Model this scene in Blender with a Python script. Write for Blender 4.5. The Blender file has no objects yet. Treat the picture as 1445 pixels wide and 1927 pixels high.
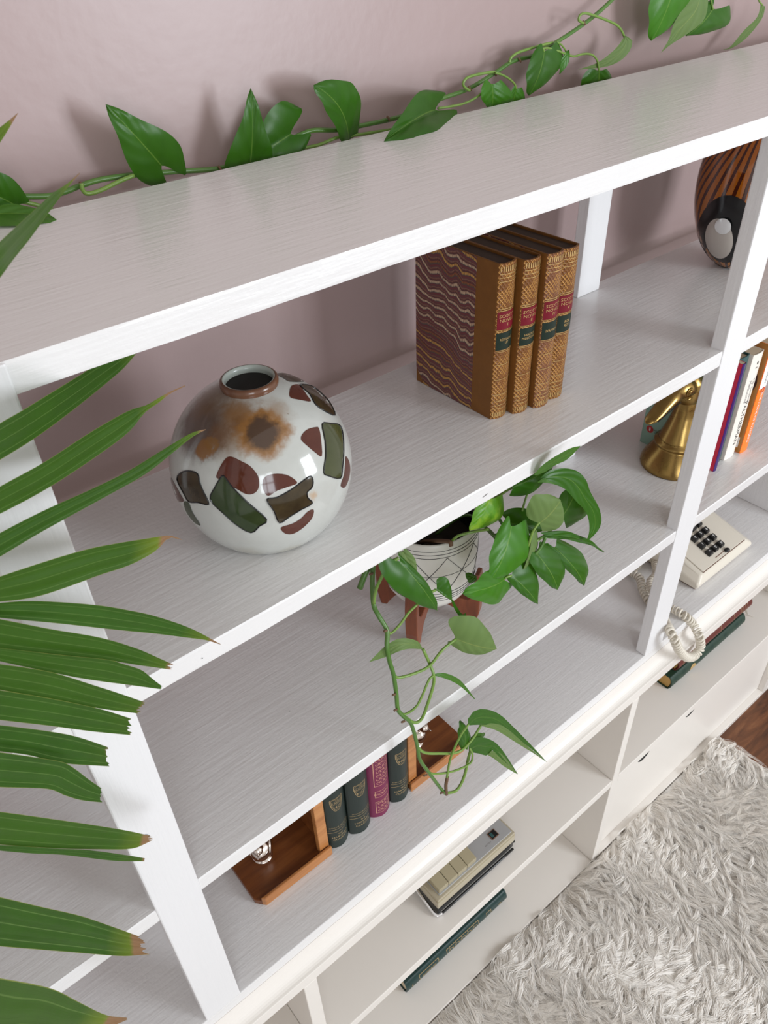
import bpy, bmesh, math, random
import numpy as np
from mathutils import Matrix, Vector, noise
random.seed(7)
rng = np.random.default_rng(5)
S = bpy.context.scene
COL = S.collection
Z0 = 0.6027                       # height of the cabinet worktop above the floor; shelf heights below are measured from the worktop

# ------------------------------------------------------------------ camera, world, lights, exposure
F = 1462.42
CR = np.array([[0.76976235, -0.63740193, -0.03441948],
               [-0.41668458, -0.46090047, -0.78354625],
               [0.48356994, 0.61748647, -0.62037938]])
CC = np.array([-0.0751002, -0.40528242, 0.98772921 + Z0])
cam = bpy.data.cameras.new('camera')
cam.sensor_fit = 'VERTICAL'
cam.sensor_height = 36
cam.lens = F / 1927 * 36
cam.clip_start = 0.02
camo = bpy.data.objects.new('camera', cam)
m = Matrix.Identity(4)
for i, row in enumerate((CR[0], -CR[1], -CR[2])):
    for j in range(3):
        m[j][i] = row[j]
for j in range(3):
    m[j][3] = CC[j]
camo.matrix_world = m
COL.objects.link(camo)
S.camera = camo
cam.dof.use_dof = True
cam.dof.focus_distance = 0.80
cam.dof.aperture_fstop = 32.0

W = bpy.data.worlds.new('world')
S.world = W
W.use_nodes = True
bg = W.node_tree.nodes['Background']
bg.inputs[0].default_value = (1.0, 0.955, 0.92, 1)
bg.inputs[1].default_value = 0.68

def area(name, loc, target, sx, sy, power, col):
    l = bpy.data.lights.new(name, 'AREA')
    l.shape = 'RECTANGLE'
    l.size, l.size_y = sx, sy
    l.energy = power
    l.color = col
    o = bpy.data.objects.new(name, l)
    COL.objects.link(o)
    o.location = loc
    d = Vector(target) - Vector(loc)
    o.rotation_euler = d.to_track_quat('-Z', 'Y').to_euler()
    return o
# two paned windows in the wall opposite the bookcase (four panes each), the right one nearer the sun
for (wx, pw) in ((1.75, 15.5), (-1.15, 6.5)):
    for ix in (-1, 1):
        for iz in (0, 1):
            lx = wx + ix * 0.25
            lz = Z0 + 0.62 + 0.62 * iz
            area('window_daylight', (lx, -2.6, lz), (lx, 0, lz), 0.44, 0.56, pw, (0.87, 0.935, 1.0))
S.view_settings.view_transform = 'Standard'
S.view_settings.look = 'None'
S.view_settings.gamma = 1
S.view_settings.use_curve_mapping = False
S.view_settings.exposure = 0.15
S.cycles.max_bounces = 12
S.cycles.diffuse_bounces = 8

# ------------------------------------------------------------------ helpers
def ray(px, py):
    return CR.T @ np.array([(px - 722.5) / F, (py - 963.5) / F, 1.0])
def at(px, py, v, ax='y'):
    """point on the plane ax=v seen at photo pixel (px,py); z planes are measured from the worktop"""
    r = ray(px, py)
    i = 'xyz'.index(ax)
    if ax == 'z':
        v = v + Z0
    t = (v - CC[i]) / r[i]
    return Vector(CC + t * r)
def P(q):
    return at(*q)

class NT:
    def __init__(s, mat):
        s.t = mat.node_tree
        s.n = s.t.nodes
    def a(s, typ, **kw):
        n = s.n.new(typ)
        ins = kw.pop('ins', {})
        for k, v in kw.items():
            setattr(n, k, v)
        for k, v in ins.items():
            s.set(n.inputs[k], v)
        return n
    def set(s, sock, v):
        if hasattr(v, 'outputs'):
            v = v.outputs[0]
        if isinstance(v, bpy.types.NodeSocket):
            s.t.links.new(v, sock)
        else:
            sock.default_value = v
    def math(s, op, a, b=0.0, c=0.0, clamp=False):
        n = s.n.new('ShaderNodeMath')
        n.operation = op
        n.use_clamp = clamp
        s.set(n.inputs[0], a)
        s.set(n.inputs[1], b)
        s.set(n.inputs[2], c)
        return n.outputs[0]
    def mix(s, f, a, b, blend='MIX'):
        n = s.n.new('ShaderNodeMix')
        n.data_type = 'RGBA'
        n.blend_type = blend
        s.set(n.inputs[0], f)
        s.set(n.inputs[6], a if not isinstance(a, tuple) else a4(a))
        s.set(n.inputs[7], b if not isinstance(b, tuple) else a4(b))
        return n.outputs[2]
    def ramp(s, f, stops, interp='LINEAR'):
        n = s.n.new('ShaderNodeValToRGB')
        cr = n.color_ramp
        cr.interpolation = interp
        while len(cr.elements) < len(stops):
            cr.elements.new(0.5)
        for e, (p, c) in zip(cr.elements, stops):
            e.position = p
            e.color = a4(c)
        s.set(n.inputs[0], f)
        return n.outputs[0]
    def noise(s, vec, scale, detail=3, rough=0.5, dist=0.0):
        n = s.n.new('ShaderNodeTexNoise')
        n.inputs['Scale'].default_value = scale
        n.inputs['Detail'].default_value = detail
        n.inputs['Roughness'].default_value = rough
        n.inputs['Distortion'].default_value = dist
        if vec is not None:
            s.set(n.inputs['Vector'], vec)
        return n.outputs[0]
    def mapping(s, vec, scale=(1, 1, 1), rot=(0, 0, 0), loc=(0, 0, 0)):
        n = s.n.new('ShaderNodeMapping')
        s.set(n.inputs[0], vec)
        n.inputs['Scale'].default_value = scale
        n.inputs['Rotation'].default_value = rot
        n.inputs['Location'].default_value = loc
        return n.outputs[0]
    def bump(s, h, strength=0.3, dist=0.001, normal=None):
        n = s.n.new('ShaderNodeBump')
        n.inputs['Strength'].default_value = strength
        n.inputs['Distance'].default_value = dist
        s.set(n.inputs['Height'], h)
        if normal is not None:
            s.set(n.inputs['Normal'], normal)
        return n.outputs[0]
def a4(c):
    return (c[0], c[1], c[2], 1.0)
def srgb(r, g, b):
    f = lambda v: (v / 255 / 12.92) if v / 255 <= .04045 else ((v / 255 + .055) / 1.055) ** 2.4
    return (f(r), f(g), f(b))

def mat(name, color=(.8, .8, .8), rough=0.5, metal=0.0, build=None, **kw):
    mt = bpy.data.materials.new(name)
    mt.use_nodes = True
    t = NT(mt)
    b = t.n['Principled BSDF']
    b.inputs['Base Color'].default_value = a4(color)
    b.inputs['Roughness'].default_value = rough
    b.inputs['Metallic'].default_value = metal
    for k, v in kw.items():
        b.inputs[k].default_value = v
    if build:
        build(t, b)
    return mt

# ---- materials
def paint(name, c1, c2, rough, scale=(16, 190, 190), strength=0.5, dist=0.0009, ior=1.5):
    def bld(t, b):
        co = t.a('ShaderNodeTexCoord').outputs['Object']
        st = t.noise(t.mapping(co, scale), 1.0, 3, .55)
        fine = t.noise(co, 260, 2, .5)
        big = t.noise(co, 9, 3, .6)
        col = t.mix(big, a4(c1), a4(c2))
        t.set(b.inputs['Base Color'], col)
        h = t.math('ADD', st, t.math('MULTIPLY', fine, .35))
        t.set(b.inputs['Normal'], t.bump(h, strength, dist))
        t.set(b.inputs['Roughness'], t.math('ADD', t.math('MULTIPLY', big, .1), rough - .05))
        b.inputs['IOR'].default_value = ior
    return mat(name, c1, rough, build=bld)
M = {}
M['paint_x'] = paint('white brushed paint along boards', (.735, .725, .72), (.70, .69, .685), .24, ior=1.65)
M['paint_z'] = paint('white brushed paint on posts', (.735, .73, .735), (.71, .705, .71), .35, scale=(200, 200, 12))
M['cream'] = paint('smooth cream paint', (.765, .725, .68), (.74, .70, .65), .30, scale=(5, 40, 40), strength=.06, dist=.0005)
def wallb(t, b):
    co = t.a('ShaderNodeTexCoord').outputs['Object']
    n1 = t.noise(co, 7, 4, .6)
    n2 = t.noise(co, 60, 3, .55)
    t.set(b.inputs['Base Color'], t.mix(n1, (.350, .256, .247), (.326, .237, .229)))
    t.set(b.inputs['Normal'], t.bump(t.math('ADD', n1, t.math('MULTIPLY', n2, .25)), .3, .003))
M['wall'] = mat('pink wall paint', rough=.38, build=wallb)
def floorb(t, b):
    co = t.a('ShaderNodeTexCoord').outputs['Object']
    n = t.noise(t.mapping(co, (8, 40, 8)), 1.0, 5, .65, .6)
    t.set(b.inputs['Base Color'], t.ramp(n, [(.3, (.04, .013, .005)), (.55, (.14, .050, .018)), (.75, (.24, .10, .04))]))
M['floor'] = mat('dark brown wood floor', rough=.4, build=floorb)
def furb(t, b):
    oi = t.a('ShaderNodeTexCoord').outputs['Object']
    n = t.noise(oi, 30, 2)
    t.set(b.inputs['Base Color'], t.mix(n, (.985, .97, .945), (.96, .935, .90)))
def furt(t, b):
    furb(t, b)
    b.inputs['Sheen Weight'].default_value = 1.0
    b.inputs['Sheen Roughness'].default_value = .5
    tr = t.a('ShaderNodeBsdfTranslucent')
    tr.inputs[0].default_value = (.95, .92, .88, 1)
    mx = t.a('ShaderNodeMixShader', ins={0: .4, 1: b, 2: tr})
    t.set(t.n['Material Output'].inputs[0], mx)
M['fur'] = mat('cream shaggy fur', rough=.7, build=furt, **{'Subsurface Weight': 0.0})

def leafb(top, top2, under, veins=26, yellow=0.0, scale=.0):
    def bld(t, b):
        uv = t.a('ShaderNodeUVMap').outputs[0]
        sx = t.a('ShaderNodeSeparateXYZ', ins={0: uv})
        u, v = sx.outputs[0], sx.outputs[1]
        au = t.math('ABSOLUTE', t.math('SUBTRACT', u, .5))
        co = t.a('ShaderNodeTexCoord').outputs['Object']
        n = t.noise(co, 35, 3, .6)
        col = t.mix(n, a4(top), a4(top2))
        # pale midrib
        rib = t.math('LESS_THAN', au, .012)
        vein = t.math('SINE', t.math('MULTIPLY', t.math('SUBTRACT', v, t.math('MULTIPLY', au, .8)), float(veins)))
        col = t.mix(t.math('MULTIPLY', t.math('MULTIPLY', vein, .12, clamp=True), 1.0), col, a4((top[0] * .55, top[1] * .6, top[2] * .6)))
        col = t.mix(t.math('MULTIPLY', rib, .35), col, (.22, .36, .06))
        if yellow:
            yn = t.noise(t.mapping(co, (60, 60, 60)), 1.0, 3, .6)
            col = t.mix(t.math('MULTIPLY', t.math('MULTIPLY', t.math('SUBTRACT', yn, 1.0 - yellow), 3.0, clamp=True), .8), col, (.42, .55, .05))
        bf = t.a('ShaderNodeNewGeometry').outputs['Backfacing']
        und = t.mix(t.math('MULTIPLY', vein, .18, clamp=True), a4(under), a4((under[0] * .6, under[1] * .65, under[2] * .6)))
        und = t.mix(rib, und, (.20, .26, .07))
        t.set(b.inputs['Base Color'], t.mix(bf, col, und))
        t.set(b.inputs['Roughness'], t.math('ADD', .38, t.math('MULTIPLY', bf, .2)))
        t.set(b.inputs['Normal'], t.bump(t.math('ADD', vein, t.math('MULTIPLY', n, 2.0)), .25, .0006))
        tr = t.a('ShaderNodeBsdfTranslucent')
        tr.inputs[0].default_value = (.10, .26, .008, 1)
        b.inputs['IOR'].default_value = 1.4
        mx = t.a('ShaderNodeMixShader', ins={0: .18, 1: b, 2: tr})
        t.set(t.n['Material Output'].inputs[0], mx)
    return bld
M['leaf'] = mat('pothos leaf', build=leafb((.018, .090, .002), (.032, .130, .005), (.085, .135, .02)))
M['leaf_fresh'] = mat('fresh pothos leaf', build=leafb((.032, .150, .004), (.050, .20, .008), (.12, .20, .03)))
M['leaf_yellow'] = mat('variegated pothos leaf', build=leafb((.07, .24, .008), (.13, .33, .012), (.12, .20, .03), yellow=.5))
M['leaf_pale'] = mat('pale pothos leaf', build=leafb((.045, .14, .012), (.06, .17, .018), (.125, .20, .055)))
def stemb(c1, c2):
    def bld(t, b):
        co = t.a('ShaderNodeTexCoord').outputs['Object']
        t.set(b.inputs['Base Color'], t.mix(t.noise(co, 40, 2), a4(c1), a4(c2)))
    return bld
M['stem'] = mat('green stem', rough=.35, build=stemb((.040, .125, .018), (.10, .20, .035)))
M['petiole'] = mat('light green petiole', rough=.35, build=stemb((.10, .22, .03), (.20, .30, .06)))
M['bark'] = mat('brown node', (.13, .07, .035), .7)
def palmb(t, b):
    uv = t.a('ShaderNodeUVMap').outputs[0]
    sx = t.a('ShaderNodeSeparateXYZ', ins={0: uv})
    u, v = sx.outputs[0], sx.outputs[1]
    co = t.a('ShaderNodeTexCoord').outputs['Object']
    n = t.noise(co, 30, 3, .6)
    str_ = t.noise(t.mapping(uv, (70, 2.0, 1)), 1.0, 2, .5)
    line = t.math('LESS_THAN', t.math('ABSOLUTE', t.math('SUBTRACT', t.math('FRACT', t.math('ADD', t.math('MULTIPLY', u, 3.0), .0)), .5)), .03)
    col = t.mix(t.math('ADD', t.math('MULTIPLY', n, .6), t.math('MULTIPLY', str_, .5)), (.008, .038, .002), (.038, .120, .010))
    col = t.mix(t.math('MULTIPLY', line, .35), col, (.22, .34, .10))
    att = t.a('ShaderNodeAttribute', attribute_name='wear').outputs['Fac']
    # 'wear' is stored per leaflet: how much of the tip has dried out
    d = t.math('SUBTRACT', v, t.math('SUBTRACT', 1.0, att))
    d = t.math('ADD', d, t.math('MULTIPLY', t.math('SUBTRACT', n, .5), .04))
    yel = t.math('MULTIPLY', t.math('ADD', d, .10), 9.0, clamp=True)
    brn = t.math('MULTIPLY', d, 60.0, clamp=True)
    yel = t.math('MULTIPLY', yel, t.math('MULTIPLY', att, 14.0, clamp=True))
    col = t.mix(t.math('MULTIPLY', t.a('ShaderNodeObjectInfo').outputs['Random'], .45), col, (.060, .125, .006))
    col = t.mix(t.math('MULTIPLY', yel, .6), col, (.22, .27, .02))
    col = t.mix(brn, col, t.mix(str_, (.10, .045, .02), (.42, .23, .12)))
    edge = t.math('GREATER_THAN', t.math('ABSOLUTE', t.math('SUBTRACT', u, .5)), .488)
    col = t.mix(t.math('MULTIPLY', edge, .5), col, (.35, .36, .09))
    t.set(b.inputs['Base Color'], col)
    t.set(b.inputs['Normal'], t.bump(str_, .3, .0006))
    b.inputs['Roughness'].default_value = .42
    tr = t.a('ShaderNodeBsdfTranslucent')
    tr.inputs[0].default_value = (.07, .19, .006, 1)
    b.inputs['IOR'].default_value = 1.33
    mx = t.a('ShaderNodeMixShader', ins={0: .15, 1: b, 2: tr})
    t.set(t.n['Material Output'].inputs[0], mx)
M['palm'] = mat('fan palm leaflet', build=palmb)

def wood(name, c1, c2, c3, rough=.35, sc=(8, 90, 90)):
    def bld(t, b):
        co = t.a('ShaderNodeTexCoord').outputs['Object']
        n = t.noise(t.mapping(co, sc), 1.0, 4, .6, .4)
        t.set(b.inputs['Base Color'], t.ramp(n, [(.25, c1), (.5, c2), (.8, c3)]))
        t.set(b.inputs['Normal'], t.bump(n, .1, .0005))
    return mat(name, rough=rough, build=bld)
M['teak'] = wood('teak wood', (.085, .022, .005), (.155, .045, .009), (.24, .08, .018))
M['teak_lit'] = wood('teak edge with lit tone', (.30, .11, .03), (.44, .18, .055), (.55, .26, .09))  # brighter teak copy: light on the front edges put into the colour
M['walnut'] = wood('walnut stand wood', (.10, .026, .012), (.19, .05, .02), (.27, .08, .032), sc=(60, 60, 10))

def leather(name, c1, c2, tool=False, gold=(.50, .26, .07)):
    def bld(t, b):
        co = t.a('ShaderNodeTexCoord').outputs['Object']
        n = t.noise(co, 55, 4, .65)
        col = t.mix(n, a4(c1), a4(c2))
        if tool:
            s = t.a('ShaderNodeSeparateXYZ', ins={0: co})
            x, z = s.outputs[0], s.outputs[2]
            a_ = t.math('SINE', t.math('MULTIPLY', t.math('ADD', t.math('MULTIPLY', x, 1.3), z), 1300.0))
            b_ = t.math('SINE', t.math('MULTIPLY', t.math('SUBTRACT', z, t.math('MULTIPLY', x, 1.3)), 1300.0))
            h = t.math('MAXIMUM', a_, b_)
            g = t.math('GREATER_THAN', h, .62)
            wearn = t.math('MULTIPLY', t.math('GREATER_THAN', t.noise(co, 90, 3, .7), .46), g)
            col = t.mix(t.math('MULTIPLY', wearn, .6), col, a4(gold))
            t.set(b.inputs['Normal'], t.bump(h, .6, .0008))
            t.set(b.inputs['Metallic'], t.math('MULTIPLY', wearn, .35))
        else:
            t.set(b.inputs['Normal'], t.bump(n, .25, .0006))
        t.set(b.inputs['Base Color'], col)
        b.inputs['IOR'].default_value = 1.33
    return mat(name, rough=.42, build=bld)
M['calf'] = leather('brown calf leather', (.13, .052, .012), (.215, .088, .020))
M['calf_tool'] = leather('gold tooled calf leather', (.13, .045, .010), (.24, .095, .024), True)
M['calf_dark'] = leather('dark gold tooled calf leather', (.13, .05, .025), (.25, .10, .04), True)
M['gold'] = mat('gilt', (.62, .42, .17), .35, .6)
M['gilt_dim'] = mat('dull gilt stamping', (.50, .37, .19), .4, .4)
M['gilt_pink'] = mat('rose gilt stamping', (.75, .42, .28), .4, .4)
M['red_label'] = leather('red leather label', (.12, .003, .010), (.18, .006, .018))
M['green_label'] = leather('dark green leather label', (.005, .013, .009), (.014, .028, .018))
M['page_dark'] = mat('dark page edges', (.05, .028, .018), .8)  # one very dark brown for the whole page block
def marble(t, b):
    co = t.a('ShaderNodeTexCoord').outputs['Object']
    s = t.a('ShaderNodeSeparateXYZ', ins={0: co})
    y, z = s.outputs[1], s.outputs[2]
    wob = t.noise(t.mapping(co, (0, 34, 12)), 1.0, 2, .5)
    # combed waves dip towards the spine in small teeth
    tooth = t.math('ABSOLUTE', t.math('SUBTRACT', t.math('FRACT', t.math('MULTIPLY', y, 600.0)), .5))
    ph = t.math('ADD', t.math('MULTIPLY', z, 105.0), t.math('MULTIPLY', wob, 3.2))
    ph = t.math('ADD', ph, t.math('MULTIPLY', y, -26.0))
    ph = t.math('ADD', ph, t.math('MULTIPLY', tooth, .35))
    fr = t.math('FRACT', ph)
    row = t.noise(t.a('ShaderNodeCombineXYZ', ins={0: t.math('FLOOR', ph)}), 3.7, 0)
    base = t.ramp(fr, [(0, (.055, .008, .012)), (.16, (.16, .012, .018)), (.3, (.03, .02, .022)), (.42, (.17, .05, .035)), (.52, (.10, .012, .016)),
                       (.66, (.09, .05, .05)), (.76, (.17, .014, .02)), (.88, (.05, .055, .06))], 'CONSTANT')
    dash = t.math('GREATER_THAN', tooth, .16)
    band = t.math('MULTIPLY', t.math('GREATER_THAN', fr, .04), t.math('LESS_THAN', fr, .30))
    thin = t.math('MULTIPLY', t.math('GREATER_THAN', fr, .55), t.math('LESS_THAN', fr, .63))
    cr = t.mix(t.math('GREATER_THAN', row, .5), (.62, .46, .30), (.60, .34, .08))
    vis = t.math('GREATER_THAN', t.noise(t.a('ShaderNodeCombineXYZ', ins={0: t.math('FLOOR', ph)}), 9.1, 0), .42)
    col = t.mix(t.math('MULTIPLY', t.math('MULTIPLY', band, dash), t.math('ADD', .25, t.math('MULTIPLY', vis, .65))), base, cr)
    col = t.mix(t.math('MULTIPLY', t.math('MULTIPLY', thin, dash), .6), col, (.34, .25, .17))
    t.set(b.inputs['Base Color'], col)
M['marble'] = mat('combed marbled paper', rough=.42, build=marble)
def flat(n, c, r=.5, m_=0.0, **kw):
    M[n] = mat(n.replace('_', ' '), c, r, m_, **kw)
flat('cloth_green', (.010, .020, .016), .45)
flat('cloth_plum', (.17, .015, .062), .5)
flat('pages', (.62, .52, .38), .8)
flat('gilt_pages', (.50, .30, .09), .4, .3)
flat('cover_teal', (.02, .075, .075), .5)
flat('dark_teal_leather', (.008, .035, .032), .35)
flat('cover_purple', (.035, .006, .12), .35)
flat('cover_red', (.62, .02, .07), .45)
flat('cover_cream', (.80, .76, .68), .45)
flat('cover_orange', (.95, .20, .015), .4)
flat('cover_white', (.85, .84, .82), .45)
flat('mint', (.26, .42, .34), .45)
flat('black_print', (.01, .01, .011), .5)
flat('grey_print', (.25, .24, .24), .5)
flat('white_print', (.85, .85, .83), .5)
flat('print_red', (.45, .02, .02), .45)
flat('maroon', (.11, .02, .014), .4)
flat('bottle_green', (.008, .034, .02), .4)
flat('beige_plastic', (.66, .61, .52), .35)
flat('beige_metal', (.42, .37, .27), .4)
flat('key_beige', (.36, .31, .20), .45)
flat('silver_plate', (.55, .57, .60), .32, .6)
flat('black_plastic', (.012, .012, .012), .3)
flat('black_gloss', (.006, .006, .007), .12)
flat('chrome', (.82, .82, .84), .12, 1.0)
flat('silver', (.80, .72, .66), .14, 1.0)
flat('brown_line', (.17, .09, .06), .5)
flat('olive_stone', (.14, .13, .105), .45)
flat('soil', (.02, .015, .01), .9)
flat('crevice', (.012, .011, .010), .9)
def brassb(t, b):
    co = t.a('ShaderNodeTexCoord').outputs['Object']
    n = t.noise(co, 28, 4, .6)
    t.set(b.inputs['Base Color'], t.mix(n, (.24, .145, .04), (.46, .31, .11)))
    t.set(b.inputs['Roughness'], t.math('ADD', .20, t.math('MULTIPLY', n, .16)))
    t.set(b.inputs['Normal'], t.bump(n, .12, .001))
M['brass'] = mat('aged brass', metal=1.0, build=brassb)
def amberb(t, b):
    co = t.a('ShaderNodeTexCoord').outputs['Object']
    s = t.a('ShaderNodeSeparateXYZ', ins={0: co})
    x, y, z = s.outputs
    c0, s0 = math.cos(-2.62), math.sin(-2.62)
    xr = t.math('ADD', t.math('MULTIPLY', x, c0), t.math('MULTIPLY', y, s0))
    yr = t.math('SUBTRACT', t.math('MULTIPLY', y, c0), t.math('MULTIPLY', x, s0))
    ang = t.math('ABSOLUTE', t.math('ARCTAN2', yr, xr))
    wob = t.noise(co, 11, 2, .5)
    q = t.math('DIVIDE', t.math('ADD', ang, t.math('MULTIPLY', wob, .12)), t.math('POWER', t.math('SUBTRACT', .26, z, clamp=True), .8))
    w = t.math('SINE', t.math('MULTIPLY', q, 7.5))
    stripe = t.math('GREATER_THAN', w, .35)
    amb = t.mix(t.math('MULTIPLY', z, 4.0, clamp=True), (.36, .125, .006), (.28, .055, .004))
    t.set(b.inputs['Base Color'], t.mix(stripe, amb, (.045, .006, .002)))
    b.inputs['Coat Weight'].default_value = .6
M['amber'] = mat('feathered amber glass', rough=.08, build=amberb)
def vaseb(t, b):
    co = t.a('ShaderNodeTexCoord').outputs['Object']
    n = t.noise(co, 40, 4, .65)
    n2 = t.noise(co, 120, 3, .6)
    base = t.mix(n, (.52, .535, .51), (.42, .425, .395))
    def blob(c, r0, r1, amp=.024):
        dv = t.a('ShaderNodeVectorMath', operation='DISTANCE', ins={0: co, 1: c}).outputs['Value']
        dd = t.math('ADD', dv, t.math('ADD', t.math('MULTIPLY', t.math('SUBTRACT', n, .5), amp), t.math('MULTIPLY', t.math('SUBTRACT', n2, .5), .008)))
        mr = t.a('ShaderNodeMapRange', ins={0: dd, 1: r1, 2: r0, 3: 0.0, 4: 1.0})
        mr.interpolation_type = 'SMOOTHSTEP'
        return mr.outputs[0]
    col = base
    for c, r0, r1, cc, k in VSTAIN_REFL:
        col = t.mix(t.math('MULTIPLY', blob(c, r0, r1), k), col, cc)
    sp = t.math('GREATER_THAN', n2, .735)
    col = t.mix(t.math('MULTIPLY', sp, .5), col, (.12, .06, .03))
    t.set(b.inputs['Base Color'], col)
    b.inputs['Coat Weight'].default_value = .3
VC = (.1874, .0983)                      # axis of the round vase
VA, VB, VH = .078, .0808, .0597          # its radii and the height of its centre above the shelf

def finish(me, smooth):
    if smooth:
        me.polygons.foreach_set('use_smooth', [True] * len(me.polygons))
def setp(o, label=None, cat=None, group=None, kind=None):
    if label: o['label'] = label
    if cat: o['category'] = cat
    if group: o['group'] = group
    if kind: o['kind'] = kind
    return o
ORG = {}
def thing(name, label, cat, loc=(0, 0, 0), rot=(0, 0, 0), group=None):
    o = bpy.data.objects.new(name, None)
    COL.objects.link(o)
    o.empty_display_size = .02
    o.location = loc
    o.rotation_euler = rot
    setp(o, label, cat, group)
    return o
def link(name, me, material, parent=None, world=True, smooth=False, bevel=0, seg=2):
    """link a mesh as one object. world=True: its vertices are world positions and are moved into the parent's space"""
    o = bpy.data.objects.new(name, me)
    COL.objects.link(o)
    if material is not None:
        me.materials.append(M[material] if isinstance(material, str) else material)
    finish(me, smooth)
    if parent is not None:
        o.parent = parent
        if world:
            p = parent
            mt = Matrix.Identity(4)
            ch = []
            while p is not None:
                ch.append(Matrix.LocRotScale(p.location, p.rotation_euler, p.scale))
                p = p.parent
            for c in reversed(ch):
                mt = mt @ c
            me.transform(mt.inverted())
    if bevel:
        b = o.modifiers.new('bevel', 'BEVEL')
        b.width = bevel
        b.segments = seg
        b.limit_method = 'ANGLE'
    return o
def pymesh(v, f, uv=None):
    me = bpy.data.meshes.new('mesh')
    me.from_pydata([tuple(p) for p in v], [], f)
    if uv is not None:
        l = me.uv_layers.new(name='UVMap')
        li = np.zeros(len(me.loops), dtype=np.int32)
        me.loops.foreach_get('vertex_index', li)
        l.data.foreach_set('uv', np.asarray(uv, dtype=np.float32)[li].ravel())
    me.update()
    return me
def boxm(x0, x1, y0, y1, z0, z1):
    v = [(x, y, z) for x in (x0, x1) for y in (y0, y1) for z in (z0, z1)]
    f = [(0, 1, 3, 2), (4, 6, 7, 5), (0, 4, 5, 1), (2, 3, 7, 6), (0, 2, 6, 4), (1, 5, 7, 3)]
    return pymesh(v, f)
def box(name, b, material, parent=None, world=True, bevel=.001):
    return link(name, boxm(*b), material, parent, world, bevel=bevel)
def prism(poly, axis, a, b):
    """extrude a closed polygon (2-D, in the two other axes) between a and b along axis"""
    n = len(poly)
    def mk(p, t):
        if axis == 'x': return (t, p[0], p[1])
        if axis == 'y': return (p[0], t, p[1])
        return (p[0], p[1], t)
    v = [mk(p, a) for p in poly] + [mk(p, b) for p in poly]
    f = [tuple(range(n)), tuple(range(2 * n - 1, n - 1, -1))] + [(i, i + n, (i + 1) % n + n, (i + 1) % n) for i in range(n)]
    me = pymesh(v, f)
    bm = bmesh.new(); bm.from_mesh(me)
    bmesh.ops.recalc_face_normals(bm, faces=bm.faces)
    bm.to_mesh(me); bm.free()
    return me
def lathe(prof, c=(0, 0), seg=48, cap=True):
    v, f = [], []
    n = len(prof)
    for k in range(seg):
        a = 2 * math.pi * k / seg
        for r, z in prof:
            v.append((c[0] + r * math.cos(a), c[1] + r * math.sin(a), z))
    for k in range(seg):
        k2 = (k + 1) % seg
        for i in range(n - 1):
            f.append((k * n + i, k2 * n + i, k2 * n + i + 1, k * n + i + 1))
    if cap:
        f.append(tuple(k * n for k in range(seg))[::-1])
    return pymesh(v, f)
def spline(pts, n=6):
    pts = [Vector(p) for p in pts]
    if len(pts) < 3:
        return [pts[0].lerp(pts[-1], i / n) for i in range(n + 1)]
    out = []
    q = [pts[0] * 2 - pts[1]] + pts + [pts[-1] * 2 - pts[-2]]
    for i in range(1, len(q) - 2):
        p0, p1, p2, p3 = q[i - 1:i + 3]
        for k in range(n):
            t = k / n
            out.append(.5 * ((2 * p1) + (p2 - p0) * t + (2 * p0 - 5 * p1 + 4 * p2 - p3) * t * t + (3 * p1 - p0 - 3 * p2 + p3) * t ** 3))
    out.append(pts[-1])
    return out
def tubem(pts, rad, seg=8):
    n = len(pts)
    v, f = [], []
    t0 = (pts[1] - pts[0]).normalized()
    up = t0.orthogonal().normalized()
    for i, p in enumerate(pts):
        t = (pts[min(i + 1, n - 1)] - pts[max(i - 1, 0)]).normalized()
        up = (up - t * up.dot(t)).normalized()
        s = t.cross(up)
        r = rad(i / (n - 1)) if callable(rad) else rad
        for k in range(seg):
            a = 2 * math.pi * k / seg
            v.append(p + (up * math.cos(a) + s * math.sin(a)) * r)
    for i in range(n - 1):
        for k in range(seg):
            k2 = (k + 1) % seg
            f.append((i * seg + k, i * seg + k2, (i + 1) * seg + k2, (i + 1) * seg + k))
    f.append(tuple(range(seg))[::-1])
    f.append(tuple(range((n - 1) * seg, n * seg)))
    return pymesh(v, f)
def tube(name, pts, rad, material, parent=None, world=True, n=6, seg=8):
    return link(name, tubem(spline(pts, n), rad, seg), material, parent, world, smooth=True)
def ellm(c, r, seg=24, rings=14, rot=None):
    bm = bmesh.new()
    bmesh.ops.create_uvsphere(bm, u_segments=seg, v_segments=rings, radius=1)
    mt = Matrix.Translation(c) @ (rot if rot else Matrix.Identity(4)) @ Matrix.Diagonal((*r, 1))
    bmesh.ops.transform(bm, matrix=mt, verts=bm.verts)
    me = bpy.data.meshes.new('mesh')
    bm.to_mesh(me); bm.free()
    return me
TXT = {}
def text2d(s, size=1.0, spacing=1.0):
    """flat glyph mesh (built-in font): vertices (x,y) centred at 0, faces"""
    c = bpy.data.curves.new('t', 'FONT')
    c.body = s
    c.size = size
    c.resolution_u = 2
    c.space_character = spacing
    c.align_x = 'CENTER'
    c.align_y = 'CENTER'
    o = bpy.data.objects.new('t', c)
    COL.objects.link(o)
    dg = bpy.context.evaluated_depsgraph_get()
    me = o.evaluated_get(dg).to_mesh()
    v = [(p.co.x, p.co.y) for p in me.vertices]
    f = [tuple(p.vertices) for p in me.polygons]
    o.evaluated_get(dg).to_mesh_clear()
    bpy.data.objects.remove(o)
    bpy.data.curves.remove(c)
    return v, f
def mapped(name, vf, fn, material, parent, world=False):
    v, f = vf
    return link(name, pymesh([fn(*p) for p in v], f), material, parent, world)
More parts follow.
